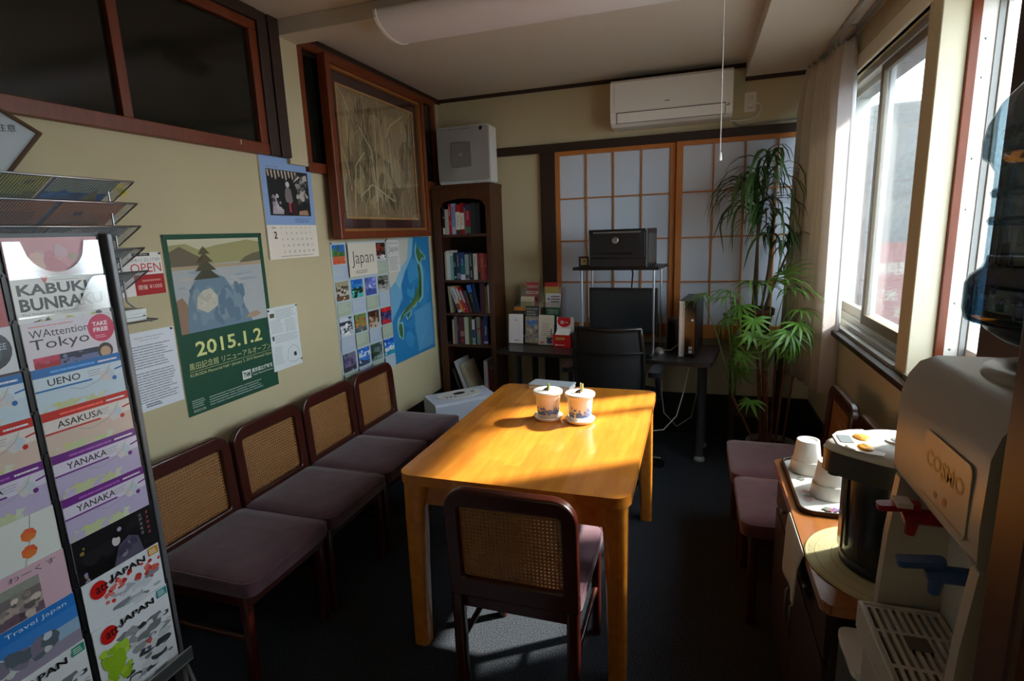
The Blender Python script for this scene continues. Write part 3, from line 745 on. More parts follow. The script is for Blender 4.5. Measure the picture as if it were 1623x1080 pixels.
for r_ in range(4):
    for k in range(4):
        y1 = h-r_*chh-0.015; x0 = k*cw+0.014; i = r_*4+k
        p.rect(k*cw+0.008, y1-chh+0.012, (k+1)*cw-0.008, y1-0.118, (172, 186, 160) if (r_+k) % 2 else (176, 190, 214))
        p.lines(k*cw+0.014, y1-chh+0.03, (k+1)*cw-0.016, y1-0.122, 6, (196, 206, 200), 0.4, i)
        if pics[i]: p.photo(x0, y1-0.108, x0+0.118, y1, pics[i], 26, i+3)
p.rect(cw-0.002, h-0.205, 3*cw+0.004, h-0.008, (226, 218, 202))
p.text('Japan', cw+0.030, h-0.155, 0.098, (30, 28, 30), w=0.232, bold=-0.01)
p.lines(cw+0.06, h-0.19, cw+0.19, h-0.168, 2, (120, 114, 104), 0.4, 4, 0.1)
sheet_thing('poster', 'pale photo-grid poster headed Japan, under the big picture', 'poster', 1.617, 0.676, w, h, p, 0.0036, M_PRINTG, [(0.006, h-0.006), (w-0.006, h-0.006), (w-0.006, 0.006)])
w, h = 0.612, 0.85
p = Print(w, h, (46, 132, 190))
p.blobs(0.0, 0.0, w, h, 30, [(58, 146, 202), (40, 122, 182), (64, 150, 204)], 0.05, 0.12, 3)
p.poly([(0, 0.30), (0, h), (0.30, h), (0.27, 0.70), (0.20, 0.64), (0.15, 0.56), (0.16, 0.45), (0.10, 0.38)], (112, 172, 208))
p.poly([(0, 0.52), (0, h), (0.30, h), (0.26, 0.70), (0.15, 0.64), (0.08, 0.56)], (206, 202, 190))
p.poly([(0.08, 0.56), (0.15, 0.64), (0.26, 0.70), (0.30, h), (0.37, h), (0.33, 0.72), (0.22, 0.62), (0.13, 0.50)], (140, 190, 216))
isl = [[(0.395, 0.745), (0.41, 0.70), (0.44, 0.665), (0.49, 0.70), (0.52, 0.69), (0.515, 0.72), (0.47, 0.735), (0.43, 0.78), (0.42, 0.80)],
       [(0.415, 0.60), (0.405, 0.645), (0.43, 0.66), (0.45, 0.62), (0.46, 0.56), (0.45, 0.47), (0.44, 0.42), (0.385, 0.385), (0.36, 0.40), (0.335, 0.37), (0.29, 0.36), (0.24, 0.34), (0.16, 0.32), (0.10, 0.275), (0.12, 0.32), (0.20, 0.365), (0.28, 0.395), (0.32, 0.42), (0.355, 0.46), (0.395, 0.49), (0.41, 0.54)],
       [(0.20, 0.31), (0.26, 0.335), (0.25, 0.31), (0.215, 0.285)], [(0.09, 0.27), (0.125, 0.26), (0.13, 0.20), (0.115, 0.155), (0.085, 0.19), (0.075, 0.235)]]
for q in isl:
    cx = sum(a for a, b in q)/len(q); cy = sum(b for a, b in q)/len(q)
    p.poly([(cx+(a-cx)*1.16+(0.012 if a > cx else -0.012), cy+(b-cy)*1.06+(0.008 if b > cy else -0.008)) for a, b in q], (134, 190, 206))
for q in isl: p.poly(q, (70, 116, 64))
p.poly([(0.16, 0.32), (0.28, 0.37), (0.38, 0.41), (0.43, 0.46), (0.425, 0.55), (0.44, 0.60), (0.435, 0.48), (0.40, 0.40), (0.29, 0.355)], (104, 130, 76))
p.poly([(0.34, 0.02), (0.31, 0.32), (0.58, 0.36), (w-0.015, 0.03)], (92, 164, 210)).line([(0.38, 0.06), (0.45, 0.15), (0.50, 0.22)], 0.004, (140, 190, 214))
p.rect(0.012, h-0.225, 0.155, h-0.012, (222, 220, 214)).text('Japan', 0.020, h-0.10, 0.05, (30, 28, 30), w=0.125, bold=-0.01).lines(0.02, h-0.215, 0.148, h-0.12, 9, (160, 158, 152), 0.4, 3).text('JAPAN & KOREA', 0.02, h-0.04, 0.010, (60, 60, 60), w=0.12)
sheet_thing('poster', 'blue map poster of Japan beside the bookcase', 'poster', 2.212, 0.672, w, h, p, 0.0040, M_PRINTG, [(0.006, h-0.006), (w-0.006, h-0.006), (0.006, 0.006)])

# --- large framed picture of grasses
fy0, fy1, fz0, fz1 = 1.605, 2.705, 1.526, 2.475
fw, fh = fy1-fy0, fz1-fz0
t = thing('framed_picture', 'large wood-framed picture of dry grasses behind glass', 'picture', (0.040, fy0+fw/2, fz0))
FM = frame_m((0.0, 0, fh/2), (0, 1, 0), (0, 0, 1))
R_ = lambda a: [(-fw/2+a, -fh/2+a), (fw/2-a, -fh/2+a), (fw/2-a, fh/2-a), (-fw/2+a, fh/2-a)]
obj('frame', MB().ring(R_(0), R_(0.042), 0, 0.055, 0, FM), M_REDWOOD, t, bev=0.006)
obj('inner_moulding', MB().ring(R_(0.042), R_(0.058), 0, 0.042, 0, FM), mat('oak_moulding', (150, 98, 48), 0.4), t, bev=0.003)
obj('mount', MB().ring(R_(0.058), R_(0.118), 0.006, 0.014, 0, FM), M_MATBROWN, t)
obj('fillet', MB().ring(R_(0.113), R_(0.126), 0.014, 0.022, 0, FM), M_GOLD, t, bev=0.002)
p = Print(fw-0.24, fh-0.24, (158, 136, 102)); pw, ph_ = p.w, p.h
p.blobs(0, 0, pw, ph_, 60, [(146, 124, 92), (178, 154, 114), (130, 110, 82), (186, 164, 124), (116, 102, 78)], 0.04, 0.13, 5, 1.3)
r_ = random.Random(11)
for k in range(150):
    x = r_.uniform(0.01, pw-0.03); y = r_.uniform(0.0, ph_*0.8); L_ = r_.uniform(0.08, 0.40); b_ = r_.uniform(-0.12, 0.12)
    pts = [(min(pw-0.003, max(0.003, x+b_*q*q)), min(ph_-0.003, max(0.003, y+L_*q*(1-0.25*q*abs(b_)*6)))) for q in (0, 0.35, 0.7, 1)]
    cc = r_.choice([(222, 202, 154), (196, 174, 126), (80, 68, 52), (236, 220, 176), (170, 148, 104), (130, 140, 90)]); ww = r_.uniform(0.003, 0.008)
    for e in range(3): p.line(pts[e:e+2], ww*(1-0.25*e), cc); p.k -= 1
    p.k += 1
for pts in ([(0.34, 0.02), (0.36, 0.25), (0.38, 0.62)], [(0.20, 0.52), (0.32, 0.40), (0.34, 0.10)], [(0.16, 0.12), (0.3, 0.2), (0.55, 0.11)], [(0.10, 0.06), (0.14, 0.30), (0.24, 0.38)], [(0.5, 0.5), (0.56, 0.58), (0.72, 0.66)], [(0.44, 0.1), (0.46, 0.5)]):
    p.line(pts, 0.009, (222, 204, 160))
p.build('grass_picture', t, frame_m((0.008, -pw/2, 0.12), (0, 1, 0), (0, 0, 1)))
obj('glass', MB().box((0.024, -fw/2+0.06, 0.06), (0.026, fw/2-0.06, fh-0.06)), M_PICGLASS, t)

# --- white board with a brown rim, hung cornerwise above the rack
n_ = Vector((0.836, -0.547, 0)); u_ = Vector((0.547, 0.836, 0))
cr = Vector((0.15, 0.148, 1.855))
t = thing('hanging_board', 'white board in a thin brown frame, hung cornerwise above the brochure rack', 'sign', tuple(cr))
s_ = 0.30; ang = math.radians(180-38)
e1 = u_*math.cos(math.radians(143))+Vector((0, 0, 1))*math.sin(math.radians(143)); e2 = u_*math.cos(math.radians(226))+Vector((0, 0, 1))*math.sin(math.radians(226))
v_ = e2-e1*e2.dot(e1); v_.normalize()
BM_ = Matrix(((e1.x, -v_.x, n_.x, 0), (e1.y, -v_.y, n_.y, 0), (e1.z, -v_.z, n_.z, 0), (0, 0, 0, 1)))
sq = lambda a: [(a, -a), (s_-a, -a), (s_-a, -s_+a), (a, -s_+a)][::-1]
obj('panel', MB().prism(sq(0.003), 0, 0.008, 0, BM_), mat('whiteboard_face', (214, 218, 222), 0.3), t)
obj('frame', MB().ring(sq(0), sq(0.010), -0.002, 0.014, 0, BM_), mat('brown_rim', (96, 62, 34), 0.5), t, bev=0.002)
obj('cord', MB().tube([(e1*0.15)[:], (-0.14, -0.08, 0.135)], 0.0015, 6), M_STEEL, t)
pr = Print(0.2, 0.1); pr.text('\u6ce8\u610f', 0, 0, 0.02, (40, 42, 46)); pr.build('print', t, Matrix.Translation((e1*0.07+e2*0.06+n_*0.0085)[:]) @ frame_m((0, 0, 0), u_, (0, 0, 1)))

# ================================================================== WIRE TRAYS ON THE WALL
t = thing('wire_rack', 'wall rack of tilted wire-mesh trays behind the brochure rack', 'rack', (0.0, 0, 1.30))
ZF = [1.722, 1.658, 1.590, 1.524, 1.453]
XF, XB, YA, YB, DZ = 0.30, 0.03, -0.30, 0.281, 0.145
wires = []
for i, z in enumerate(ZF):
    z -= 1.30
    rim = MB().tube([(XF, YA, z), (XF, YB, z), (XB, YB, z-DZ), (XB, YA, z-DZ), (XF, YA, z)], 0.0028, 8)
    tr = obj('tray', rim, M_STEEL, t)
    mb = MB(); n = 76
    for k in range(1, n):
        y = YA+(YB-YA)*k/n; mb.cbox((0, 0, 0), (1, 1, 1), 0, Matrix.Translation(((XF+XB)/2, y, z-DZ/2)) @ Matrix.Rotation(-math.atan2(DZ, XF-XB), 4, 'Y') @ Matrix.Diagonal((math.hypot(DZ, XF-XB), 0.0011, 0.0010, 1)))
    for k in range(1, 40):
        q = k/40; mb.cbox((XF+(XB-XF)*q, (YA+YB)/2, z-DZ*q), (0.0011, YB-YA, 0.0010))
    ms = obj('mesh_bottom', mb, mat('dark_steel', (92, 94, 96), 0.4, metal=0.7), tr); ms['kind'] = 'stuff'
for y in (-0.22, 0.238):
    obj('upright_rod', MB().tube([(0.245, y, 0.40), (0.245, y, 0.06), (0.30, y+0.03, -0.005)], 0.003, 8), M_STEEL, t)
    obj('upright_rod', MB().tube([(0.02, y, 0.32), (0.02, y, 0.0)], 0.003, 8), M_STEEL, t)
obj('bottom_tray', MB().tube([(XF, YA, 0.0), (XF, YB+0.005, 0.0), (XB, YB+0.005, 0.0), (XB, YA, 0.0), (XF, YA, 0.0)], 0.003, 8), M_STEEL, t)
def lying(name, label, cat, i, y0, y1, q0, q1, th, col, inks):
    """a magazine lying in tray i; q runs from the front rim (0) to the wall (1)"""
    z = ZF[i]; a = math.atan2(DZ, XF-XB); L_ = math.hypot(DZ, XF-XB)
    t = thing(name, label, cat, (XF, 0, z))
    Mx = Matrix.Rotation(-a, 4, 'Y')
    obj('pages', MB().box((-L_*q1, y0, 0.002), (-L_*q0, y1, 0.002+th), 0, Mx), mat('cover_'+name+str(i)+str(int(y0*1000)), col, 0.5), t, bev=0.0008)
    b = Print(y1-y0, L_*(q1-q0)); inks(b)
    # printed underside, seen through the mesh
    Um = Mx @ Matrix(((0, 1, 0, -L_*q1), (1, 0, 0, y0), (0, 0, -1, 0.0019), (0, 0, 0, 1)))
    b.build('print', t, Um, M_PRINTG)
    return t
def ink_a(b): b.photo(0, 0, b.w, b.h, [(250, 250, 244), (230, 60, 66), (244, 248, 250), (140, 146, 100)], 30, 2)
def ink_b(b): b.photo(0, 0, b.w, b.h, [(226, 226, 70), (160, 166, 80), (240, 236, 100)], 24, 4)
def ink_c(b): b.photo(0, 0, b.w, b.h, [(210, 230, 210), (60, 130, 220), (70, 150, 236), (60, 64, 72)], 24, 7).poly([(b.w*0.6, b.h*0.6), (b.w*0.9, b.h*0.6), (b.w*0.75, b.h*0.85)], (170, 166, 90))
lying('magazine', 'magazine with red and white cover in the top wire tray', 'magazine', 0, -0.29, -0.10, 0.03, 0.9, 0.006, (210, 210, 204), ink_a)
lying('magazine', 'magazine with yellow-green cover in the top wire tray', 'magazine', 0, -0.085, 0.055, 0.03, 0.9, 0.006, (180, 176, 60), ink_b)
lying('magazine', 'magazine with blue cover at the end of the top wire tray', 'magazine', 0, 0.07, 0.245, 0.03, 0.9, 0.006, (50, 100, 160), ink_c)
def ink_o(b): b.rect(0, 0, b.w, b.h, (248, 146, 54)).rect(b.w*0.12, b.h*0.15, b.w*0.9, b.h*0.55, (226, 124, 44)).lines(b.w*0.15, b.h*0.2, b.w*0.85, b.h*0.5, 4, (250, 186, 110), 0.4, 3).lines(b.w*0.3, b.h*0.72, b.w*0.5, b.h*0.85, 1, (96, 50, 20), 0.5, 2)
def ink_p(b): b.rect(0, 0, b.w, b.h, (240, 138, 56)).rect(b.w*0.1, b.h*0.2, b.w*0.8, b.h*0.8, (214, 114, 44))
lying('magazine', 'orange booklet at the right end of the second wire tray', 'booklet', 1, 0.075, 0.255, 0.02, 0.92, 0.006, (176, 98, 34), ink_o)
lying('magazine', 'orange booklet lying left of the other in the second wire tray', 'booklet', 1, -0.07, 0.06, 0.02, 0.92, 0.006, (172, 94, 36), ink_p)
def ink_g(b): b.photo(0, 0, b.w, b.h, [(200, 200, 196), (130, 132, 132), (220, 218, 210), (100, 102, 104)], 30, 9)
lying('magazine', 'grey booklet in the third wire tray', 'booklet', 2, 0.03, 0.25, 0.05, 0.95, 0.004, (140, 138, 134), ink_g)
lying('magazine', 'grey patterned booklet in the fourth wire tray', 'booklet', 3, 0.03, 0.255, 0.05, 0.95, 0.004, (96, 98, 100), ink_g)
lying('magazine', 'dark patterned booklet in the lowest tilted wire tray', 'booklet', 4, 0.02, 0.255, 0.05, 0.95, 0.004, (90, 92, 90), ink_g)
t = thing('paper_stack', 'stack of white sheets in the flat bottom wire tray', 'papers', (0.165, 0.06, 1.304))
for k in range(7):
    obj('sheet_bundle', MB().box((-0.12, -0.2, k*0.005), (0.12, 0.205, k*0.005+0.0045), 0, Matrix.Rotation(rnd.uniform(-0.05, 0.05), 4, 'Z')), M_PAPER, t)

# ================================================================== BROCHURE RACK
RX = 0.444
t = thing('brochure_rack', 'black brochure rack with grey metal rails, full of leaflets', 'rack', (0.40, -0.2, 0))
ZT = [1.559, 1.468, 1.362, 1.251, 1.145, 1.037, 0.923, 0.808, 0.688, 0.556]
bl = M_BLACKPL
rx = lambda i: RX+0.0038*i
ox, oy = 0.40, -0.2
obj('back_panel', MB().box((0.005, -0.30, 0.05), (0.025, 0.255, 1.565)), bl, t)
RAIL = mat('rail_grey', (112, 112, 114), 0.4, metal=0.5)
obj('rail', MB().box((0.0, 0.252, 0), (0.062, 0.268, 1.566)), RAIL, t, bev=0.003)
obj('rail', MB().box((0.0, -0.45, 0), (0.062, -0.435, 1.566)), RAIL, t, bev=0.003)
COLS = [(-0.178, 0.036), (-0.412, -0.197)]
for c_, (ya, yb) in enumerate(COLS):
    for i in range(10):
        x = rx(i)-ox-0.0040
        pk = obj('pocket', MB().box((x-0.0012, ya-0.012-oy, ZT[i]-0.26 if i < 9 else 0.30), (x, yb+0.010-oy, ZT[i]+0.010)), bl, t)
        obj('pocket_side', MB().box((x-0.012, ya-0.014-oy, ZT[i]-0.11), (x+0.003, ya-0.008-oy, ZT[i]+0.004)), bl, t)
obj('base_ledge', MB().box((0.03, -0.435, 0.296), (0.115, 0.255, 0.302)).box((0.109, -0.435, 0.302), (0.115, 0.255, 0.340)), M_STEEL, t, bev=0.002)
obj('foot_bar', MB().box((0.0, 0.252, 0), (0.16, 0.268, 0.03)).box((0.0, -0.45, 0), (0.16, -0.435, 0.03)).tube([(0.06, 0.26, 0.30), (0.155, 0.26, 0.02)], 0.006), RAIL, t)
def brochure(i, col, label, cat, h, base, draw, pages=0.0018):
    ya, yb = COLS[col]; x = rx(i); wv = yb-ya
    t = thing('brochure', label, cat, (x, ya, ZT[i]-h))
    obj('pages', MB().box((-pages, 0, 0), (0, wv, h)), mat('brochure_paper', (226, 224, 220), 0.5), t)
    p = Print(wv, h, base); draw(p, wv, h)
    p.build('printed_cover', t, LEFTWALL(0.0002, 0, 0), M_PRINTG)
    return t
def c_pink(p, w, h):
    p.blobs(0, 0, w, h, 40, [(214, 150, 150), (196, 120, 130), (220, 176, 160), (170, 150, 120), (200, 160, 170)], 0.01, 0.035, 3)
def c_kabuki(p, w, h):
    p.poly([(0.062, h), (0.082, h), (0.072, h-0.02)], (196, 80, 80)); p.rect(0.09, h-0.012, 0.15, h-0.0105, (170, 170, 168))
    p.text('KABUKI', 0.010, h-0.043, 0.026, (28, 24, 26), w=0.158, bold=0.03).text('BUNRAKU', 0.010, h-0.080, 0.030, (28, 24, 26), w=0.192, bold=0.03)
    p.text('The Traditional Performing Arts of Japan', 0.010, h-0.091, 0.006, (90, 96, 92), w=0.19)
    p.blobs(0.02, h-0.13, 0.2, h-0.095, 12, [(190, 180, 90), (60, 60, 62), (200, 196, 160)], 0.006, 0.016, 2)
def c_wat(p, w, h):
    p.lines(0.015, h-0.014, 0.15, h-0.008, 1, (214, 150, 150), 0.5, 2)
    p.text('WAttention', 0.014, h-0.038, 0.019, (34, 30, 34), w=0.135).text('Tokyo', 0.012, h-0.074, 0.032, (30, 26, 30), w=0.135)
    p.disc(w-0.033, h-0.038, 0.034, (206, 34, 84), 0.036, 28).text('TAKE', w-0.054, h-0.032, 0.011, (244, 226, 232), w=0.038, bold=0.03).text('FREE', w-0.054, h-0.047, 0.011, (244, 226, 232), w=0.038, bold=0.03).lines(w-0.052, h-0.064, w-0.018, h-0.054, 2, (240, 180, 200), 0.35, 2)
    p.photo(0.012, h-0.125, 0.07, h-0.085, [(196, 60, 90), (170, 30, 40), (206, 110, 130)], 14, 2).photo(0.07, h-0.125, 0.165, h-0.085, [(40, 44, 70), (110, 120, 160), (60, 56, 70)], 20, 3).disc(w-0.033, h-0.098, 0.02, (56, 44, 40)).disc(w-0.033, h-0.101, 0.014, (196, 160, 130))
def area_map(name, c, pale):
    def f(p, w, h):
        p.rect(0, h-0.022, w, h, c); p.lines(0.04, h-0.017, w*0.7, h-0.007, 1, tuple(min(255, v+60) for v in c), 0.5, 3, 0.1); p.lines(w*0.72, h-0.017, w-0.008, h-0.008, 1, (230, 230, 236), 0.5, 4, 0.1)
        p.rect(0, 0, w, h-0.056, pale).rect(0, h-0.0565, w*0.62, h-0.052, c)
        p.text(name, 0.030, h-0.046, 0.017, (44, 42, 52), w=0.030+0.0115*len(name), bold=0.01)
        p.lines(0.125, h-0.047, 0.165, h-0.028, 3, (170, 176, 180), 0.35, 5)
        p.blobs(w*0.70, h-0.075, w*0.92, h-0.028, 12, [(206, 214, 206), (214, 206, 206), (196, 206, 214)], 0.008, 0.02, 4)
        p.line([(w*0.36, h-0.062), (w*0.5, h-0.072), (w*0.68, h-0.062), (w*0.80, h-0.045), (w*0.86, h-0.024)], 0.0012, (150, 150, 160))
        p.line([(w*0.9, h-0.042), (w, h-0.038)], 0.004, c); p.disc(w-0.025, h-0.064, 0.006, c)
        p.blobs(0, h-0.14, w, h-0.085, 22, [(206, 212, 190), (196, 204, 160), pale, (190, 196, 200), (206, 210, 120)], 0.012, 0.03, 6)
    return f
def c_dark(p, w, h):
    p.blobs(0, 0, w, h, 24, [(24, 22, 26), (36, 34, 36), (18, 16, 18)], 0.02, 0.05, 2)
    p.poly([(0.09, h-0.12), (0.11, h-0.07), (0.14, h-0.055), (0.165, h-0.07), (0.175, h-0.12)], (90, 84, 104)).blobs(0.10, h-0.12, 0.17, h-0.06, 12, [(130, 126, 146), (70, 64, 84)], 0.006, 0.014, 3)
    p.disc(0.105, h-0.052, 0.011, (206, 196, 196), 0.014).disc(0.112, h-0.035, 0.014, (20, 18, 22), 0.010).disc(0.118, h-0.025, 0.006, (180, 170, 190))
    for k in range(5): p.text('\u6c5f\u6238\u6587\u5316'[k % 4], w-0.040, h-0.02-k*0.013, 0.008, (196, 190, 196)); p.text('\u6771\u4eac\u7269\u8a9e'[k % 4], w-0.020, h-0.02-k*0.015, 0.008, (206, 90, 90))
    p.blobs(0.012, h-0.13, 0.03, h-0.02, 8, [(150, 140, 190), (150, 130, 60)], 0.003, 0.008, 9)
def japan_mag(c, red):
    def f(p, w, h):
        if red: p.blobs(0, h-0.10, w, h-0.01, 26, [(206, 60, 50), (220, 110, 100), (190, 40, 40)], 0.004, 0.012, 3); p.blobs(w*0.25, h-0.14, w, h-0.06, 22, [(200, 204, 210), (170, 176, 184), (216, 218, 224), (130, 134, 140)], 0.015, 0.04, 5, 0.4); p.blobs(w*0.6, h-0.075, w, h-0.05, 10, [(196, 60, 60), (210, 90, 80)], 0.005, 0.014, 8)
        else:
            p.blobs(w*0.2, h-0.26, w, h-0.05, 60, [(196, 200, 204), (120, 124, 126), (60, 64, 66), (214, 216, 220), (150, 154, 156)], 0.01, 0.035, 5, 0.5); p.blobs(0, h-0.2, w*0.42, h-0.06, 24, [(150, 190, 40), (170, 206, 60), (196, 214, 120)], 0.01, 0.025, 8); p.blobs(w*0.55, h-0.16, w*0.75, h-0.1, 8, [(70, 110, 150), (196, 80, 80), (210, 214, 220)], 0.004, 0.010, 3)
            p.lines(w*0.3, h-0.235, w*0.85, h-0.205, 1, (236, 236, 240), 0.5, 4, 0.1)
        p.disc(0.038, h-0.033, 0.022, (206, 30, 26), 0.024, 24).text('att', 0.030, h-0.043, 0.022, (40, 26, 28), w=0.032, bold=0.02).text('.JAPAN', 0.064, h-0.036, 0.023, (26, 24, 26), w=0.105, bold=0.03)
        p.rect(w-0.034, h-0.026, w-0.004, h-0.003, c).lines(w-0.031, h-0.022, w-0.007, h-0.006, 3, (240, 236, 220), 0.4, 2)
    return f
BLU, RED_, PUR = (40, 112, 180), (196, 46, 36), (112, 46, 132)
brochure(0, 0, 'pink leaflet in a glossy clear pocket, top of the rack', 'brochure', 0.2, (206, 140, 146), c_pink)
brochure(1, 0, 'white booklet titled KABUKI BUNRAKU in the rack', 'brochure', 0.2, (226, 228, 224), c_kabuki)
brochure(2, 0, 'white magazine titled Tokyo with a crimson TAKE FREE circle', 'magazine', 0.2, (222, 214, 222), c_wat)
brochure(3, 0, 'blue-banded UENO map leaflet, whole cover visible', 'brochure', 0.2, (206, 222, 232), area_map('UENO', BLU, (196, 214, 226)))
brochure(4, 0, 'red-banded ASAKUSA map leaflet, whole cover visible', 'brochure', 0.2, (226, 216, 210), area_map('ASAKUSA', RED_, (214, 190, 176)))
brochure(5, 0, 'upper of the two purple YANAKA map leaflets', 'brochure', 0.2, (220, 212, 228), area_map('YANAKA', PUR, (190, 178, 208)))
brochure(6, 0, 'lower of the two purple YANAKA map leaflets', 'brochure', 0.2, (220, 212, 228), area_map('YANAKA', PUR, (190, 178, 208)))
brochure(7, 0, 'black booklet with a small kimono figure on its cover', 'brochure', 0.2, (26, 24, 28), c_dark)
brochure(8, 0, 'JAPAN magazine with red maple leaves and an orange tab', 'magazine', 0.2, (222, 224, 228), japan_mag((206, 140, 30), True))
brochure(9, 0, 'JAPAN magazine with a green and grey cover and teal tab, lowest full row', 'magazine', 0.25, (226, 228, 232), japan_mag((40, 140, 150), False))
def c_red(p, w, h): p.blobs(0, 0, w, h, 14, [(190, 36, 36), (150, 20, 24)], 0.02, 0.05, 3)
def c_round(p, w, h): p.disc(w-0.05, h-0.05, 0.045, (44, 54, 66)).disc(w-0.055, h-0.055, 0.03, (70, 90, 90)).text('FREE', w-0.045, h-0.05, 0.014, (180, 190, 200), w=0.03); p.rect(0, 0, w, h-0.105, (60, 56, 60))
def c_flower(p, w, h):
    p.line([(w-0.08, h-0.12), (w-0.06, h-0.06), (w-0.05, h)], 0.0015, (110, 110, 100))
    for dx, dz in ((0.06, 0.045), (0.065, 0.085)):
        for a in range(7): p.disc(w-dx+0.008*math.cos(a*0.9), h-dz+0.008*math.sin(a*0.9), 0.009, (226, 90+a*6, 60), 0.008, 10)
def c_rose(p, w, h): p.photo(w*0.15, h-0.12, w*0.72, h-0.03, [(150, 150, 140), (120, 110, 110), (176, 160, 150), (110, 90, 100)], 30, 4); p.text('\u308f\u30fc\u304f\u3059', w-0.12, h-0.022, 0.014, (60, 44, 50), w=0.10)
def c_fuji(p, w, h): p.bands(0, 0, w, h, [(40, 120, 200), (60, 130, 206), (150, 180, 206), (150, 140, 160), (120, 140, 110), (60, 80, 60)]); p.blobs(0, h-0.12, w*0.9, h-0.05, 26, [(196, 204, 214), (130, 120, 140), (90, 100, 110), (206, 210, 206)], 0.01, 0.03, 4); p.text('Travel Japan', w-0.15, h-0.024, 0.014, (220, 232, 244), w=0.13)
L = ['red leaflet at the edge of the left rack column', None]
brochure(1, 1, 'red leaflet in the left column of the rack, only its edge showing', 'brochure', 0.2, (170, 26, 28), c_red)
brochure(2, 1, 'leaflet with a dark round badge in the left rack column', 'brochure', 0.2, (214, 216, 220), c_round)
brochure(3, 1, 'blue-banded map leaflet cut off by the left picture edge', 'brochure', 0.2, (206, 222, 232), area_map('UENO', BLU, (196, 214, 226)))
brochure(4, 1, 'red-banded map leaflet cut off by the left picture edge', 'brochure', 0.2, (226, 216, 210), area_map('ASAKUSA', RED_, (214, 190, 176)))
brochure(5, 1, 'purple map leaflet in the left rack column', 'brochure', 0.2, (220, 212, 228), area_map('YANAKA', PUR, (190, 178, 208)))
brochure(6, 1, 'white leaflet with two orange flowers', 'brochure', 0.2, (222, 224, 218), c_flower)
brochure(7, 1, 'pink leaflet with a grey photograph', 'brochure', 0.2, (214, 176, 188), c_rose)
brochure(8, 1, 'blue leaflet with a mountain landscape', 'brochure', 0.2, (60, 120, 190), c_fuji)
brochure(9, 1, 'JAPAN magazine with a green tab in the left rack column', 'magazine', 0.25, (224, 226, 228), japan_mag((40, 150, 120), False))
# clear pockets standing in front of the two top leaflets
M_IRI = clear_mat('shiny_film', (0.96, 0.96, 0.98), 0.55, 0.12, 0.12)
def pocket_front(i, ucut):
    ya, yb = COLS[0]; n = 24; w_ = yb-ya; h_ = 0.086
    v = []; f = []
    for k in range(n+1):
        q = k/n; s_ = abs(2*q-1)
        if ucut == 'u': ztop = h_ if s_ > 0.66 else 0.012+(h_-0.012)*(1-math.sqrt(max(0, 1-(s_/0.66)**2)))
        else: ztop = 0.004 if q < 0.55 else 0.004+(h_-0.004)*(1-math.cos(min(1, (q-0.55)/0.33)*PI))/2
        v += [(0, q*w_, 0), (0, q*w_, ztop)]
    for k in range(n): f.append((2*k, 2*k+2, 2*k+3, 2*k+1))
    o = obj('clear_pocket', MB().add(v, f), M_IRI, bpy.data.objects['brochure_rack'], (rx(i)+0.006-ox, ya-oy, ZT[i]-0.095))
    so = o.modifiers.new('thick', 'SOLIDIFY'); so.thickness = 0.0012
pocket_front(0, 'u'); pocket_front(1, 's')

# ================================================================== BOOKCASE AND BOOKS
bx0, bx1, by0, bz1 = 0.036, 0.500, 2.862, 1.893
t = thing('bookcase', 'tall narrow brown bookcase in the back left corner', 'bookcase', (bx0, by0, 0))
bw, bd = bx1-bx0, D-0.014-by0
obj('side_panel', MB().box((0, 0.012, 0), (0.022, bd, bz1-0.02)), M_BOOKCASE, t)
obj('side_panel', MB().box((bw-0.022, 0.012, 0), (bw, bd, bz1-0.02)), M_BOOKCASE, t)
obj('back_panel', MB().box((0.022, bd-0.010, 0.05), (bw-0.022, bd, bz1-0.02)), mat('bookcase_back', (40, 22, 13), 0.7), t)
obj('top_board', MB().box((-0.006, -0.008, bz1-0.022), (bw+0.006, bd, bz1)), M_BOOKCASE, t, bev=0.004)
obj('front_stile', MB().box((0, 0, 0), (0.058, 0.014, bz1-0.022)), M_BOOKCASE, t, bev=0.002)
obj('front_stile', MB().box((bw-0.040, 0, 0), (bw, 0.014, bz1-0.022)), M_BOOKCASE, t, bev=0.002)
hx0, hx1 = 0.058, bw-0.040
arch = [(hx0, bz1-0.022), (hx0, bz1-0.165)]
for k in range(9): q = k/8; arch.append((hx0+0.03+(hx1-hx0-0.06)*q, bz1-0.125+0.022*math.sin(q*PI)))
arch += [(hx1, bz1-0.165), (hx1, bz1-0.022)]
obj('arched_header', MB().prism(arch, -0.014, 0, 0, frame_m((0, 0, 0), (1, 0, 0), (0, 0, 1))), M_BOOKCASE, t)
SHELF = [1.530, 1.187, 0.932, 0.684, 0.095]
for z in SHELF: obj('shelf', MB().box((0.022, 0.006, z-0.020), (bw-0.022, bd-0.010, z)), M_BOOKCASE, t, bev=0.0015)
obj('plinth', MB().box((0.058, 0.004, 0), (bw-0.040, 0.012, 0.075)), M_BOOKCASE, t)
BOOK_N = [0]
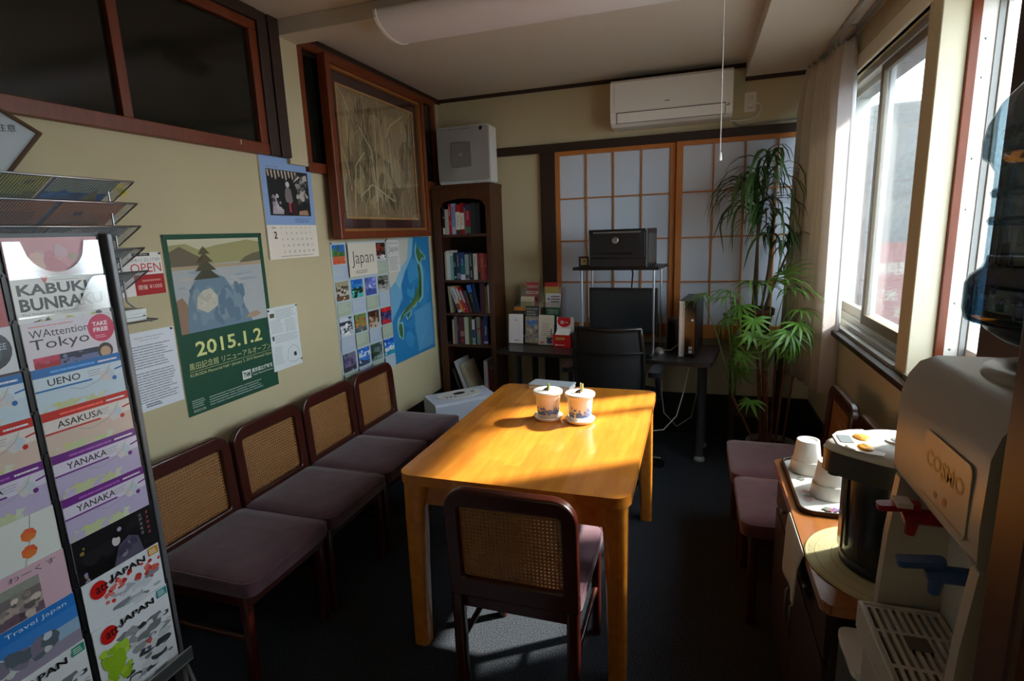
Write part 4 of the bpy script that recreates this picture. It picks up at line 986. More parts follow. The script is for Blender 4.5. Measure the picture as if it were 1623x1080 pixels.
def book(label, x, z, th, h, col, depth=0.15, lean=0.0, setback=0.0, marks=(), cat='book', group=None):
    """x,z: lower left corner of the spine; lean in degrees, positive leans its top to the left"""
    y = by0+0.022+setback
    t = thing('book', label, cat, (x, y, z)); t.rotation_euler = (0, math.radians(-lean), 0)
    if group: t['group'] = group
    cm = mat('cover_%d_%d_%d' % tuple(int(v) for v in col), col, 0.5)
    b = MB().box((0, 0, 0), (0.0015, depth, h)).box((th-0.0015, 0, 0), (th, depth, h)).box((0.0015, 0, 0), (th-0.0015, 0.002, h))
    obj('cover', b, cm, t)
    obj('page_block', MB().box((0.0015, 0.002, 0.003), (th-0.0015, depth-0.004, h-0.003)), M_PAPEREDGE, t)
    if marks and isinstance(marks[0], str): marks = (marks,)
    if marks:
        p = Print(th, h)
        for m_ in marks:
            if m_[0] == 'r': p.rect(0.0004, h*m_[1], th-0.0004, h*m_[2], m_[3])
            elif m_[0] == 't': p.text(m_[1], th*0.5+min(th*0.32, 0.010)*0.5, h*m_[2], min(th*0.55, 0.014), m_[4], w=h*m_[3], rot=PI/2)
            elif m_[0] == 'c': p.disc(th/2, h*m_[1], th*0.3, m_[2])
        p.build('spine_print', t, BACKWALL(0, -0.0003, 0))
    return t
G1 = 'books on the top shelf'
Wt, Bk = (226, 222, 214), (24, 24, 26)
x = bx0+0.066
def row(z, x, items, group):
    for (label, th, h, col, marks, *rest) in items:
        kw = rest[0] if rest else {}
        book(label, x, z, th, h, col, marks=marks, group=group, **kw)
        x += th+kw.get('gap', 0.0012)
    return x
row(SHELF[0], x, [
    ('black book with a white foot label, first on the top shelf', .020, .205, Bk, (('r', .02, .25, Wt), ('c', .62, (200, 200, 190)))),
    ('short pale grey book, second on the top shelf', .030, .188, (186, 184, 176), ()),
    ('tall slim red book beside the pale grey one, top shelf', .023, .226, (168, 26, 38), (('t', 'NIHON NO', .62, .3, Wt), ('r', .3, .45, (200, 70, 80)))),
    ('pale blue book on the top shelf', .032, .228, (126, 150, 196), (('t', 'TOKYO GUIDE', .5, .4, (120, 60, 90)), ('r', .02, .25, (190, 186, 190)))),
    ('white-spined book with a red head on the top shelf', .037, .216, (170, 24, 30), (('r', .16, .76, (230, 226, 214)), ('t', 'Kanji', .3, .35, (60, 100, 60)), ('r', .02, .14, (60, 60, 62)))),
    ('taller white-spined book with a dark red head on the top shelf', .030, .230, (140, 20, 26), (('r', .16, .68, (230, 226, 210)), ('t', 'Jiten', .3, .25, Bk))),
    ('very thin pinkish booklet on the top shelf', .010, .196, (150, 110, 104), ()),
    ('navy and crimson book with a green foot on the top shelf', .038, .214, (44, 56, 92), (('r', .28, .80, (158, 22, 50)), ('t', 'Dictionary', .5, .28, Wt), ('r', .04, .26, (70, 118, 84)))),
    ('dark green thick book at the shadowed right end of the top shelf', .040, .226, (36, 42, 40), ()),
    ('black thick book last on the top shelf', .034, .226, (22, 24, 34), ()),
], 'books on the top shelf')
row(SHELF[1], x, [
    ('thin cream booklet first on the second shelf', .012, .215, (176, 168, 144), ()),
    ('tall white book at the left of the second shelf', .032, .222, (214, 210, 200), (('r', .1, .9, (222, 218, 208)),)),
    ('teal book beside the tall white one, second shelf', .024, .206, (120, 178, 164), (('r', .9, .98, Wt),)),
    ('black book with small white title, second shelf', .024, .205, (34, 38, 44), (('t', 'EDO', .5, .15, Wt), ('c', .1, Wt))),
    ('navy book with vertical white title, second shelf', .030, .206, (40, 54, 82), (('t', 'Spiritual', .5, .40, Wt), ('r', .05, .25, (120, 130, 146)))),
    ('blue and teal book with a white call label, second shelf', .037, .205, (28, 58, 116), (('r', .22, .62, (30, 106, 110)), ('t', 'Insight', .55, .25, Wt), ('r', .0, .20, (222, 206, 214)))),
    ('pale green book in the middle of the second shelf', .032, .192, (150, 166, 156), (('t', 'Kyoto', .5, .3, (120, 130, 124)), ('r', .05, .2, (70, 84, 78)))),
    ('dark book with bold white lettering, second shelf', .034, .205, (30, 32, 36), (('t', 'JAPAN', .5, .42, Wt), ('t', 'guide', .1, .25, Wt))),
    ('cream book with grey title, second shelf', .032, .196, (196, 192, 176), (('t', 'SAMURAI', .5, .42, (90, 88, 80)))),
    ('dark red book near the right end of the second shelf', .022, .198, (116, 34, 34), (('r', 0, .3, (40, 26, 24)),)),
    ('rust-coloured book second from the right, second shelf', .030, .198, (150, 60, 46), (('t', 'Eating', .5, .3, (200, 150, 130)))),
    ('crimson book last on the second shelf', .024, .192, (150, 34, 38), (('t', 'in', .5, .1, (210, 170, 160)))),
], 'books on the second shelf')
z = SHELF[2]
x0 = bx0+0.090
book('cream booklet standing at the left of the third shelf', x0, z, .022, .205, (158, 152, 120), group='books on the third shelf', lean=4)
book('white book with dark red lettering leaning left, third shelf', x0+.068, z, .032, .205, (206, 196, 192), lean=19, marks=(('t', 'LIBRARY', .5, .45, (90, 40, 44)), ('r', .1, .35, (150, 60, 60))), group='books on the third shelf')
book('orange and white slim book leaning left, third shelf', x0+.104, z, .014, .21, (224, 160, 50), lean=22, marks=(('r', .55, .98, (206, 210, 206)),), group='books on the third shelf')
book('red and white book leaning left, third shelf', x0+.123, z, .016, .205, (196, 34, 40), lean=21, marks=(('r', .5, .98, (206, 200, 196)), ('c', .15, Wt)), group='books on the third shelf')
book('crimson and pink book leaning left, third shelf', x0+.143, z, .018, .185, (170, 30, 60), lean=20, marks=(('r', .45, .98, (196, 170, 166)),), group='books on the third shelf')
book('brown patterned book leaning left, third shelf', x0+.166, z, .022, .175, (74, 60, 48), lean=17, marks=(('c', .5, (150, 120, 80)),), group='books on the third shelf')
book('black book with a bright blue head leaning left, third shelf', x0+.195, z, .034, .222, (34, 34, 38), lean=14, marks=(('r', .72, .98, (60, 120, 196)), ('t', 'Living', .4, .25, (190, 180, 150))), group='books on the third shelf')
book('dark blue book leaning left beside the black one, third shelf', x0+.232, z, .016, .225, (30, 44, 84), lean=12, group='books on the third shelf')
book('dark maroon thick book upright on the third shelf', x0+.252, z, .040, .225, (62, 26, 40), group='books on the third shelf')
book('olive book with speckled spine on the third shelf', x0+.294, z, .024, .205, (120, 108, 40), marks=(('t', 'Nature', .3, .5, (60, 56, 24)),), group='books on the third shelf')
book('plain white book last on the third shelf, standing forward', x0+.320, z, .022, .222, (226, 218, 226), setback=-0.012, group='books on the third shelf')
x = row(SHELF[3], bx0+0.098, [
    ('slim cream book first on the fourth shelf', .013, .192, (206, 184, 140), ()),
    ('mauve-grey book on the fourth shelf', .026, .218, (136, 112, 116), (('t', 'Ukiyo', .4, .3, (70, 50, 56)),)),
    ('dark brown book on the fourth shelf', .020, .214, (50, 36, 38), (('t', 'Zen', .5, .2, (160, 140, 130)),)),
    ('wine red book on the fourth shelf', .038, .208, (90, 30, 40), (('r', .3, .5, (150, 110, 116)), ('c', .15, (170, 40, 50)))),
    ('pale sage book on the fourth shelf', .034, .214, (182, 184, 160), ()),
    ('moss green book on the fourth shelf', .028, .216, (78, 82, 38), ()),
    ('navy and white slim book on the fourth shelf', .022, .196, (206, 206, 206), (('r', .25, .6, (40, 60, 120)), ('r', .03, .22, (90, 150, 140)))),
    ('thin black book on the fourth shelf', .012, .19, (30, 28, 30), ()),
    ('grey book with a red stripe on the fourth shelf', .030, .214, (128, 118, 104), (('r', .0, .3, (110, 120, 110)), ('r', .55, .6, (150, 40, 44)))),
    ('red-brown book on the fourth shelf', .026, .196, (80, 34, 36), ()),
    ('navy book with white foot title last on the fourth shelf', .034, .222, (26, 46, 100), (('t', 'Hokusai', .35, .3, Wt), ('r', .05, .12, (170, 176, 200)))),
], 'books on the fourth shelf')
z = SHELF[4]
gb = 'binders on the bottom shelf'
book('thin dark album leaning at the left of the bottom shelf', bx0+.190, z, .020, .40, (70, 66, 66), lean=17, depth=.20, group=gb)
book('tall white binder with a blue edge leaning on the bottom shelf', bx0+.245, z, .030, .47, (200, 204, 214), lean=19, depth=.22, marks=(('r', .05, .97, (214, 216, 222)),), group=gb, cat='binder')
book('thick cream binder leaning on the bottom shelf', bx0+.300, z, .036, .45, (206, 200, 170), lean=21, depth=.22, group=gb, cat='binder')
book('white folder upright at the right of the bottom shelf', bx0+.345, z, .032, .46, (206, 200, 204), depth=.22, group=gb, cat='binder', setback=0.0)
book('dark red folder in the right corner of the bottom shelf', bx0+.384, z, .030, .40, (110, 22, 34), depth=.22, group=gb, cat='binder')

# --- air cleaner on the bookcase
t = thing('air_purifier', 'silver square air purifier on top of the bookcase', 'air purifier', (0.29, 2.985, bz1+0.0005), 0)
pw, ph = 0.415, 0.408
FMx = frame_m((0, -0.075, ph/2+0.004), (1, 0, 0), (0, 0, 1))
obj('body', MB().prism(rrect(pw, ph, 0.022, 5), -0.15, -0.012, 0, FMx), M_WHITE, t, bev=0.006)
obj('front_panel', MB().prism(rrect(pw-0.012, ph-0.03, 0.018, 5), -0.012, 0.008, 0, FMx @ Matrix.Translation((0, 0.008, 0))), M_SILVER, t, bev=0.004)
obj('square_trim', MB().ring(rrect(0.158, 0.178, 0.012, 4), rrect(0.146, 0.166, 0.010, 4), 0.008, 0.014, 0, FMx @ Matrix.Translation((-0.015, 0.0, 0))), M_STEEL, t)
obj('square_inset', MB().prism(rrect(0.146, 0.166, 0.010, 4), 0.008, 0.011, 0, FMx @ Matrix.Translation((-0.015, 0.0, 0))), mat('grey_inset', (138, 138, 136), 0.35, metal=0.3), t)
obj('dial', MB().lathe([(0.019, 0), (0.019, 0.006), (0.015, 0.010), (0.006, 0.010)], 24, M=FMx @ Matrix.Translation((pw/2-0.055, ph/2-0.030, 0.008))), M_STEEL, t)
obj('dial_face', MB().lathe([(0.012, 0.010), (0.012, 0.0112)], 20, M=FMx @ Matrix.Translation((pw/2-0.055, ph/2-0.030, 0.008))), M_BLACKPL, t)
p = Print(pw, ph)
for k in range(9): p.rect(0.05+k*0.026, ph-0.026, 0.064+k*0.026, ph-0.021, (96, 98, 100), False)
p.up(); p.rect(pw/2-0.025, ph/2-0.008, pw/2-0.008, ph/2+0.010, (206, 206, 204)).rect(pw/2-0.021, ph/2-0.003, pw/2-0.012, ph/2+0.006, (150, 150, 150))
p.build('print', t, frame_m((-pw/2, -0.0865, 0.004), (1, 0, 0), (0, 0, 1)))
for sx in (-1, 1): obj('foot', MB().box((sx*0.14-0.03, -0.05, 0), (sx*0.14+0.03, 0.06, 0.005)), M_GREYPL, t)

# --- humidifier on the floor
t = thing('floor_purifier', 'low grey-white air purifier on the floor before the bookcase', 'air purifier', (0.385, 2.40, 0), math.radians(48))
lx, ly = 0.46, 0.21
side = [(-ly/2, 0.02), (ly/2, 0.02), (ly/2, 0.435), (-ly/2+0.015, 0.415), (-ly/2, 0.405)]
obj('body', MB().prism(side, -lx/2, lx/2, 0, frame_m((0, 0, 0), (0, 1, 0), (0, 0, 1))), mat('bluish_white_plastic', (196, 202, 216), 0.45), t, bev=0.012, seg=3)
tz = Matrix.Translation((0, 0.008, 0.427)) @ Matrix.Rotation(math.radians(5.5), 4, 'X')
obj('control_panel', MB().prism([(0.17*math.cos(2*PI*k/32), 0.075*math.sin(2*PI*k/32)) for k in range(32)], 0, 0.004, 0, tz), M_WHITE, t)
obj('air_outlet', MB().prism([(0.045*math.cos(2*PI*k/24)+0.0, 0.020*math.sin(2*PI*k/24)+0.01) for k in range(24)], 0.004, 0.006, 0, tz), M_BLACKPL, t)
for k in range(3): obj('button', MB().lathe([(0.010, 0.004), (0.009, 0.007)], 14, M=tz @ Matrix.Translation((-0.11+k*0.03, -0.035, 0))), M_GREYPL, t)
obj('button', MB().lathe([(0.014, 0.004), (0.012, 0.008)], 14, M=tz @ Matrix.Translation((0.10, 0.0, 0))), M_GREYPL, t)
obj('base', MB().box((-lx/2+0.02, -ly/2+0.02, 0), (lx/2-0.02, ly/2-0.02, 0.022)), M_GREYPL, t)

# --- air conditioner
t = thing('air_conditioner', 'white wall-mounted air conditioner above the paper screens', 'air conditioner', (1.365, D, 2.20))
aw, ah = 0.762, 0.288
prof = [(0, 0), (0, ah), (-0.20, ah), (-0.225, ah-0.02), (-0.238, 0.085), (-0.215, 0.02), (-0.17, 0.0)]
obj('casing', MB().prism(prof, 0, aw, 0, frame_m((0, 0, 0), (0, 1, 0), (0, 0, 1))), M_WHITE, t, bev=0.006)
fm = frame_m((0.03, -0.2275, ah-0.012), (1, 0, 0), (0, -0.013/0.2, -1))
obj('front_panel', MB().box((0, 0.0, -0.004), (aw-0.06, 0.185, 0.001), 0, frame_m((0.028, -0.2245, ah-0.018), (1, 0, 0), (0, -0.065, -1))), M_WHITE, t, bev=0.002)
obj('panel_groove', MB().box((0.04, -0.2375, 0.090), (aw-0.04, -0.232, 0.096)), mat('groove_grey', (120, 118, 112), 0.6), t)
obj('louver', MB().box((0.045, 0, 0), (aw-0.045, 0.062, 0.006), 0, frame_m((0, -0.2180, 0.018), (1, 0, 0), (0, -0.33, 0.94))), M_WHITE, t, bev=0.002)
ls = MB().ring([(0.041, -0.004), (aw-0.041, -0.004), (aw-0.041, 0.066), (0.041, 0.066)], [(0.045, 0), (aw-0.045, 0), (aw-0.045, 0.062), (0.045, 0.062)], -0.001, 0.0015, 0, frame_m((0, -0.2180, 0.018), (1, 0, 0), (0, -0.33, 0.94)))
obj('louver_slot', ls, mat('slot_dark', (70, 66, 62), 0.6), t)
p = Print(0.1, 0.05); p.rect(0, 0.02, 0.032, 0.026, (120, 120, 118)); p.build('badge_print', t, frame_m((0.35, -0.2405, 0.105), (1, 0, 0), (0, 0, 1)))
p = Print(0.04, 0.03); p.blobs(0, 0, 0.036, 0.022, 9, [(120, 110, 100), (170, 120, 80)], 0.002, 0.005, 2); p.build('indicator_print', t, frame_m((aw-0.052, -0.2385, 0.055), (1, 0, 0), (0, 0, 1)))
for k in range(5): obj('intake_slat', MB().box((0.05, -0.19+k*0.03, ah-0.001), (aw-0.05, -0.178+k*0.03, ah+0.003)), M_WHITE, t)
t = thing('wall_outlet', 'white wall outlet plate right of the air conditioner', 'outlet', (2.245, D-0.001, 2.31))
obj('plate', MB().prism(rrect(0.070, 0.120, 0.006, 3), 0, 0.008, 0, BACKWALL(0, 0, 0)), M_WHITE, t, bev=0.002)
obj('socket', MB().box((-0.018, -0.0095, 0.005), (0.018, -0.008, 0.045)).box((-0.018, -0.0095, -0.045), (0.018, -0.008, -0.005)), M_CREAM, t)
t = thing('power_cord', 'white power cord looping from the outlet to the air conditioner', 'cord', (2.245, D-0.011, 2.285))
obj('plug', MB().box((-0.016, -0.035, -0.014), (0.018, 0, 0.014)), M_WHITE, t, bev=0.004)
obj('cable', MB().tube([(0.005, -0.035, 0), (0.035, -0.045, 0.006), (0.062, -0.04, -0.005), (0.066, -0.03, -0.035), (0.045, -0.02, -0.07), (0.0, -0.012, -0.085), (-0.06, -0.012, -0.088), (-0.12, -0.02, -0.085)], 0.0045, 8), M_WHITE, t)
t = thing('drain_pipe', 'thin grey pipe running along the wall under the outlet', 'pipe', (2.13, D-0.012, 2.20))
obj('pipe', MB().tube([(0, 0, 0.012), (0.03, 0, -0.02), (0.06, 0, -0.032), (0.2, 0, -0.026), (0.50, 0, -0.018)], 0.0055, 8), M_GREYPL, t)

# --- ceiling lamp and its pull cord
t = thing('ceiling_light', 'long white fluorescent ceiling light with a curved cover', 'lamp', (0.605, 1.402, 2.4775))
hp = [(-0.155, 0), (-0.155, -0.012)]+[(0.155*math.cos(PI+PI*k/12), -0.012-0.068*math.sin(PI*k/12)) for k in range(1, 12)]+[(0.155, -0.012), (0.155, 0)]
obj('cover', MB().prism(hp, 0.012, 1.34, 0, frame_m((0, 0, 0), (0, 1, 0), (0, 0, 1)), True), mat('lamp_cover', (222, 218, 220), 0.5), t)
obj('end_cap', MB().prism([(a*1.03, b*1.03) for a, b in hp], 0, 0.014, 0, frame_m((0, 0, 0), (0, 1, 0), (0, 0, 1))), M_WHITE, t)
obj('end_cap', MB().prism([(a*1.03, b*1.03) for a, b in hp], 1.338, 1.352, 0, frame_m((0, 0, 0), (0, 1, 0), (0, 0, 1))), M_WHITE, t)
t = thing('pull_cord', 'thin white lamp pull cord with a small weight', 'cord', (2.008, 1.405, 2.4775))
obj('string', MB().tube([(0, 0, 0), (0.004, 0, -0.675)], 0.0018, 6), M_WHITEMATT, t)
obj('weight', MB().lathe([(0.003, 0.012), (0.005, 0.008), (0.0075, -0.016), (0.006, -0.020)], 12, M=Matrix.Translation((0.004, 0, -0.68))), M_WHITE, t)
obj('ceiling_hook', MB().lathe([(0.008, 0), (0.008, -0.006), (0.003, -0.01)], 12), M_WHITE, t)

# ================================================================== DESK
DR = math.radians(-7.2); DO = Vector((0.62, 2.545, 0)); DZ_ = 0.72
dm = Matrix.Translation(DO) @ Matrix.Rotation(DR, 4, 'Z')
def dp(x, y, z=DZ_): v = dm @ Vector((x, y, z)); return (v.x, v.y, v.z+0.0005)
desk = thing('desk', 'black-brown desk with steel tube legs along the back wall', 'desk', tuple(DO), DR)
dw, dd = 1.43, 0.56
obj('desktop', MB().prism([(0, 0.0), (dw-0.05, 0), (dw-0.012, 0.012), (dw, 0.05), (dw, dd), (0, dd)], DZ_-0.026, DZ_), M_DESK, desk, bev=0.003)
for x, y in ((0.075, 0.19), (dw-0.085, 0.25), (0.075, dd-0.06), (dw-0.10, dd-0.05)):
    l = obj('leg', MB().lathe([(0.024, 0.02), (0.024, DZ_-0.03), (0.04, DZ_-0.0275), (0.04, DZ_-0.026)], 20, M=Matrix.Translation((x, y, 0))), M_STEEL, desk)
    obj('foot_glide', MB().lathe([(0.034, 0), (0.036, 0.006), (0.034, 0.018), (0.026, 0.030)], 20, M=Matrix.Translation((x, y, 0))), M_GREYPL, l)
obj('rear_rail', MB().box((0.1, dd-0.06, DZ_-0.09), (dw-0.12, dd-0.04, DZ_-0.026)), M_DESK, desk)

# brochure stand on the desk
t = thing('brochure_stand', 'clear acrylic leaflet stand on the left of the desk', 'stand', dp(-0.02, 0.235), DR)
def plate(b, x0, x1, y0, z0, y1, z1, th=0.003): return b.box((x0, 0, 0), (x1, math.hypot(y1-y0, z1-z0), th), 0, frame_m((0, y0, z0), (1, 0, 0), (0, y1-y0, z1-z0)))
SW = 0.365
for k in range(3):
    obj('pocket_back', plate(MB(), 0, SW, 0.045+k*0.075, 0.0 if k == 0 else 0.085*k, 0.075+k*0.08, 0.20+k*0.098), M_CLEAR, t)
obj('side_wall', MB().prism([(0.0, 0.0), (0.25, 0.0), (0.245, 0.40), (0.20, 0.40), (0.03, 0.12)], 0, 0.003, 0, frame_m((SW, 0, 0), (0, 1, 0), (0, 0, 1))), M_CLEAR, t)
obj('side_wall', MB().prism([(0.0, 0.0), (0.25, 0.0), (0.245, 0.40), (0.20, 0.40), (0.03, 0.12)], 0, 0.003, 0, frame_m((-0.003, 0, 0), (0, 1, 0), (0, 0, 1))), M_CLEAR, t)
obj('base', MB().box((0, 0, 0), (SW, 0.25, 0.003)), M_CLEAR, t)
ST = dm @ Matrix.Translation((-0.02, 0.235, DZ_+0.0005))
def leaflet(label, x, y, z, w, h, th, base, draw, rz=0.0, tilt=8):
    o = ST @ Vector((x, y, z)); t = thing('leaflet', label, 'leaflet', (o.x, o.y, o.z), DR+rz)
    T_ = Matrix.Rotation(math.radians(-tilt), 4, 'X')
    obj('pages', MB().box((0, 0, 0.001), (w, th, h), 0, T_), M_PAPER, t)
    p = Print(w, h, base); draw(p, w, h); p.build('printed_cover', t, T_ @ frame_m((0, -0.0003, 0.001), (1, 0, 0), (0, 0, 1)), M_PRINTG)
    return t
def d_white(p, w, h): p.text('\u82b1', w*0.42, h*0.74, 0.02, (90, 90, 92)).rect(w*0.3, h*0.65, w*0.8, h*0.653, (150, 150, 150)).lines(w*0.4, h*0.08, w*0.75, h*0.12, 1, (80, 80, 80), 0.6, 2, 0.1).rect(w*0.72, h*0.4, w*0.735, h*0.85, (190, 186, 184))
def d_map(p, w, h): p.rect(0, h*0.72, w, h, (56, 56, 52)).text('NOW AND', w*0.08, h*0.9, h*0.045, (196, 196, 180), w=w*0.8).text('THEN OLD', w*0.08, h*0.82, h*0.045, (196, 196, 180), w=w*0.6).text('TOWN MAP', w*0.08, h*0.75, h*0.045, (196, 196, 180), w=w*0.7).blobs(0, 0, w, h*0.70, 60, [(150, 140, 120), (90, 110, 150), (170, 130, 90), (120, 120, 110), (176, 170, 150), (70, 80, 110)], 0.006, 0.018, 4).blobs(0, h*0.45, w, h*0.68, 16, [(80, 110, 170), (150, 160, 180)], 0.008, 0.02, 7)
def d_walk(p, w, h): p.lines(w*0.2, h*0.3, w*0.8, h*0.75, 7, (170, 150, 120), 0.3, 3).rect(w*0.8, h*0.35, w*0.86, h*0.55, (70, 66, 80)).blobs(w*0.5, h*0.02, w*0.98, h*0.28, 18, [(80, 60, 140), (50, 40, 80), (206, 206, 210)], 0.006, 0.014, 5).blobs(w*0.1, h*0.03, w*0.5, h*0.12, 8, [(206, 60, 70), (214, 120, 110)], 0.005, 0.010, 6)
def d_red(p, w, h): p.text('TOKYO', w*0.05, h*0.80, h*0.10, (214, 206, 190), w=w*0.9, bold=0.04).rect(0, h*0.62, w, h*0.72, (236, 224, 214)).text('GUIDE', w*0.08, h*0.64, h*0.06, (170, 20, 30), w=w*0.8, bold=0.03).lines(w*0.05, h*0.3, w*0.95, h*0.6, 4, (206, 120, 120), 0.5, 3)
def d_mg(p, w, h): p.rect(0, h*0.86, w, h, (190, 30, 36)).text('\u308b\u308b\u3076', w*0.06, h*0.60, h*0.22, (236, 206, 30), w=w*0.88, bold=0.05).blobs(0, h*0.38, w, h*0.58, 22, [(70, 90, 180), (220, 190, 40), (230, 226, 210), (200, 60, 50)], 0.006, 0.014, 3).rect(0, 0, w, h*0.36, (206, 90, 110)).text('\u6771\u4eac', w*0.1, h*0.22, h*0.10, (240, 220, 226), w=w*0.8)
def d_yel(p, w, h): p.lines(w*0.05, h*0.45, w*0.95, h*0.95, 5, (206, 190, 130), 0.5, 3).text('\u6e29\u6cc9', w*0.1, h*0.6, h*0.2, (210, 170, 60), w=w*0.8).rect(0, 0, w, h*0.3, (206, 120, 30))
def d_dark(p, w, h): p.rect(0, h*0.86, w, h, (206, 130, 40)).lines(w*0.05, h*0.5, w*0.95, h*0.8, 4, (110, 96, 90), 0.5, 3)
def d_tok(p, w, h): p.rect(0, h*0.55, w, h, (230, 230, 232)).disc(w*0.2, h*0.82, w*0.08, (80, 110, 190)).lines(w*0.35, h*0.7, w*0.95, h*0.95, 3, (70, 70, 76), 0.5, 3, 0.1).text('TOKYO', w*0.12, h*0.33, h*0.15, (220, 236, 230), w=w*0.7, bold=0.02)
leaflet('red-topped city guide at the back left of the leaflet stand', 0.055, 0.205, 0.20, 0.098, 0.235, 0.004, (196, 60, 70), d_red)
leaflet('yellow and red city magazine at the back of the leaflet stand', 0.205, 0.205, 0.20, 0.108, 0.235, 0.004, (236, 200, 60), d_mg)
leaflet('pale yellow leaflet in front of the red city guide', 0.040, 0.130, 0.11, 0.108, 0.225, 0.003, (214, 204, 170), d_yel)
leaflet('white and green TOKYO leaflet at the right of the stand', 0.242, 0.130, 0.135, 0.118, 0.225, 0.003, (30, 140, 110), d_tok)
leaflet('dark leaflet with an orange top behind the white one', 0.010, 0.070, 0.06, 0.115, 0.205, 0.003, (52, 42, 40), d_dark)
leaflet('white leaflet with a small grey emblem, front left of the stand', -0.002, 0.010, 0.004, 0.112, 0.215, 0.004, (232, 222, 220), d_white, 0.05, 5)
leaflet('dark-headed town map leaflet in the middle of the stand', 0.128, 0.015, 0.012, 0.110, 0.268, 0.004, (150, 140, 120), d_map, 0, 6)
leaflet('cream walking-map leaflet with a purple corner, front right of the stand', 0.235, 0.010, 0.004, 0.118, 0.215, 0.004, (216, 206, 186), d_walk, -0.03, 6)
# red and white box
t = thing('card_box', 'red and white cardboard dispenser box beside the leaflet stand', 'box', dp(0.345, 0.205), DR)
obj('front_tray', MB().ring([(0, 0), (0.128, 0), (0.128, 0.075), (0, 0.075)], [(0.003, 0.003), (0.125, 0.003), (0.125, 0.072), (0.003, 0.072)], 0, 0.090).box((0, 0, 0), (0.128, 0.075, 0.002)), M_CARD, t)
obj('back_card', MB().box((0.004, 0.072, 0), (0.132, 0.075, 0.205)), M_WHITEMATT, t)
obj('folded_flap', MB().box((0.015, 0, 0), (0.118, 0.070, 0.003), 0, frame_m((0, 0.004, 0.088), (1, 0, 0), (0, 0.85, 0.5))), M_WHITEMATT, t)
p = Print(0.128, 0.205); p.poly([(0.012, 0.205), (0.10, 0.205)]+[(0.055+0.050*math.cos(-PI*k/12), 0.175-0.0+0.040*math.sin(-PI*k/12)) for k in range(0, 13)], (204, 24, 30)).disc(0.040, 0.168, 0.012, (240, 236, 236)).disc(0.040, 0.168, 0.006, (204, 24, 30)).text('map', 0.055, 0.162, 0.011, (240, 236, 236), w=0.03)
p.build('back_print', t, frame_m((0.004, 0.0716, 0), (1, 0, 0), (0, 0, 1)))
p = Print(0.128, 0.09); p.poly([(0.025, 0.052), (0.085, 0.056), (0.090, 0.072), (0.022, 0.074)], (206, 150, 70)).text('FREE', 0.034, 0.056, 0.012, (110, 140, 60), w=0.04).lines(0.025, 0.012, 0.095, 0.024, 1, (236, 200, 200), 0.6, 2, 0.1).disc(0.022, 0.018, 0.006, (240, 230, 230))
p.build('front_print', t, frame_m((0, -0.0004, 0), (1, 0, 0), (0, 0, 1)))
# pen cup with pens
t = thing('pen_cup', 'grey mesh pen cup beside the red box', 'cup', dp(0.515, 0.235), DR)
obj('cup', MB().lathe([(0.034, 0), (0.036, 0.002), (0.042, 0.108), (0.0425, 0.110), (0.040, 0.108), (0.034, 0.006), (0.01, 0.005)], 24), mat('grey_mesh_metal', (112, 114, 118), 0.45, metal=0.5), t)
o_ = Vector(dp(0.515, 0.235))
for lb, dx, hh, c_ in (('white pen standing in the grey cup', 0.004, 0.19, (220, 216, 210)), ('short red pen in the grey cup', -0.022, 0.128, (196, 60, 40))):
    t = thing('pen', lb, 'pen', (o_.x+dx, o_.y, o_.z+0.008), 0, 'pens in the grey cup')
    mm = mat('pen_%d' % c_[0], c_, 0.4)
    obj('barrel', MB().tube([(0, 0, 0), (0.018, 0.004, hh*0.85)], 0.0042, 8), mm, t); obj('tip', MB().tube([(0.018, 0.004, hh*0.85), (0.021, 0.0045, hh)], [0.0042, 0.001], 8), M_GREYPL, t)
# little plant behind the cup
def leaf_blade(L_, wd, droop, seg=5, twist=0.0, fold=0.15):
    """a strap leaf leaving the origin along +x, rising a little then bending down"""
    v = []; f = []
    for i in range(seg+1):
        q = i/seg; x = L_*q*(1-0.25*droop*q); z = L_*(0.25*q-droop*q*q); ww = wd*(0.35+1.3*q if q < 0.4 else (1-q)*1.45)*0.5+0.0004
        v += [(x, -ww, z+fold*ww), (x, 0, z), (x, ww, z+fold*ww)]
    for i in range(seg):
        a = i*3; f += [(a, a+1, a+4, a+3), (a+1, a+2, a+5, a+4)]
    return v, f
t = thing('small_plant', 'small dark-leaved plant in a black pot behind the pen cup', 'plant', dp(0.545, 0.40), DR)
obj('pot', MB().lathe([(0.028, 0), (0.038, 0.075), (0.040, 0.08), (0.036, 0.078), (0.030, 0.06)], 20), M_BLACKPL, t)
r_ = random.Random(4)
for k in range(22):
    a = r_.uniform(0, 2*PI); v, f = leaf_blade(r_.uniform(0.02, 0.035), 0.016, 0.3, 4)
    st = (0.03*r_.uniform(0, 1)*math.cos(a), 0.03*r_.uniform(0, 1)*math.sin(a), r_.uniform(0.11, 0.19))
    o = obj('leaf', MB().add(v, f, 0, True).tube([(0, 0, 0), (-st[0]*0.8, -st[1]*0.8, -st[2]+0.07)], 0.0008, 5, 0), M_LEAFDK, t, st); 
    o.rotation_euler = (0, 0, 0); o.data.transform(Matrix.Rotation(0, 4, 'Z'))

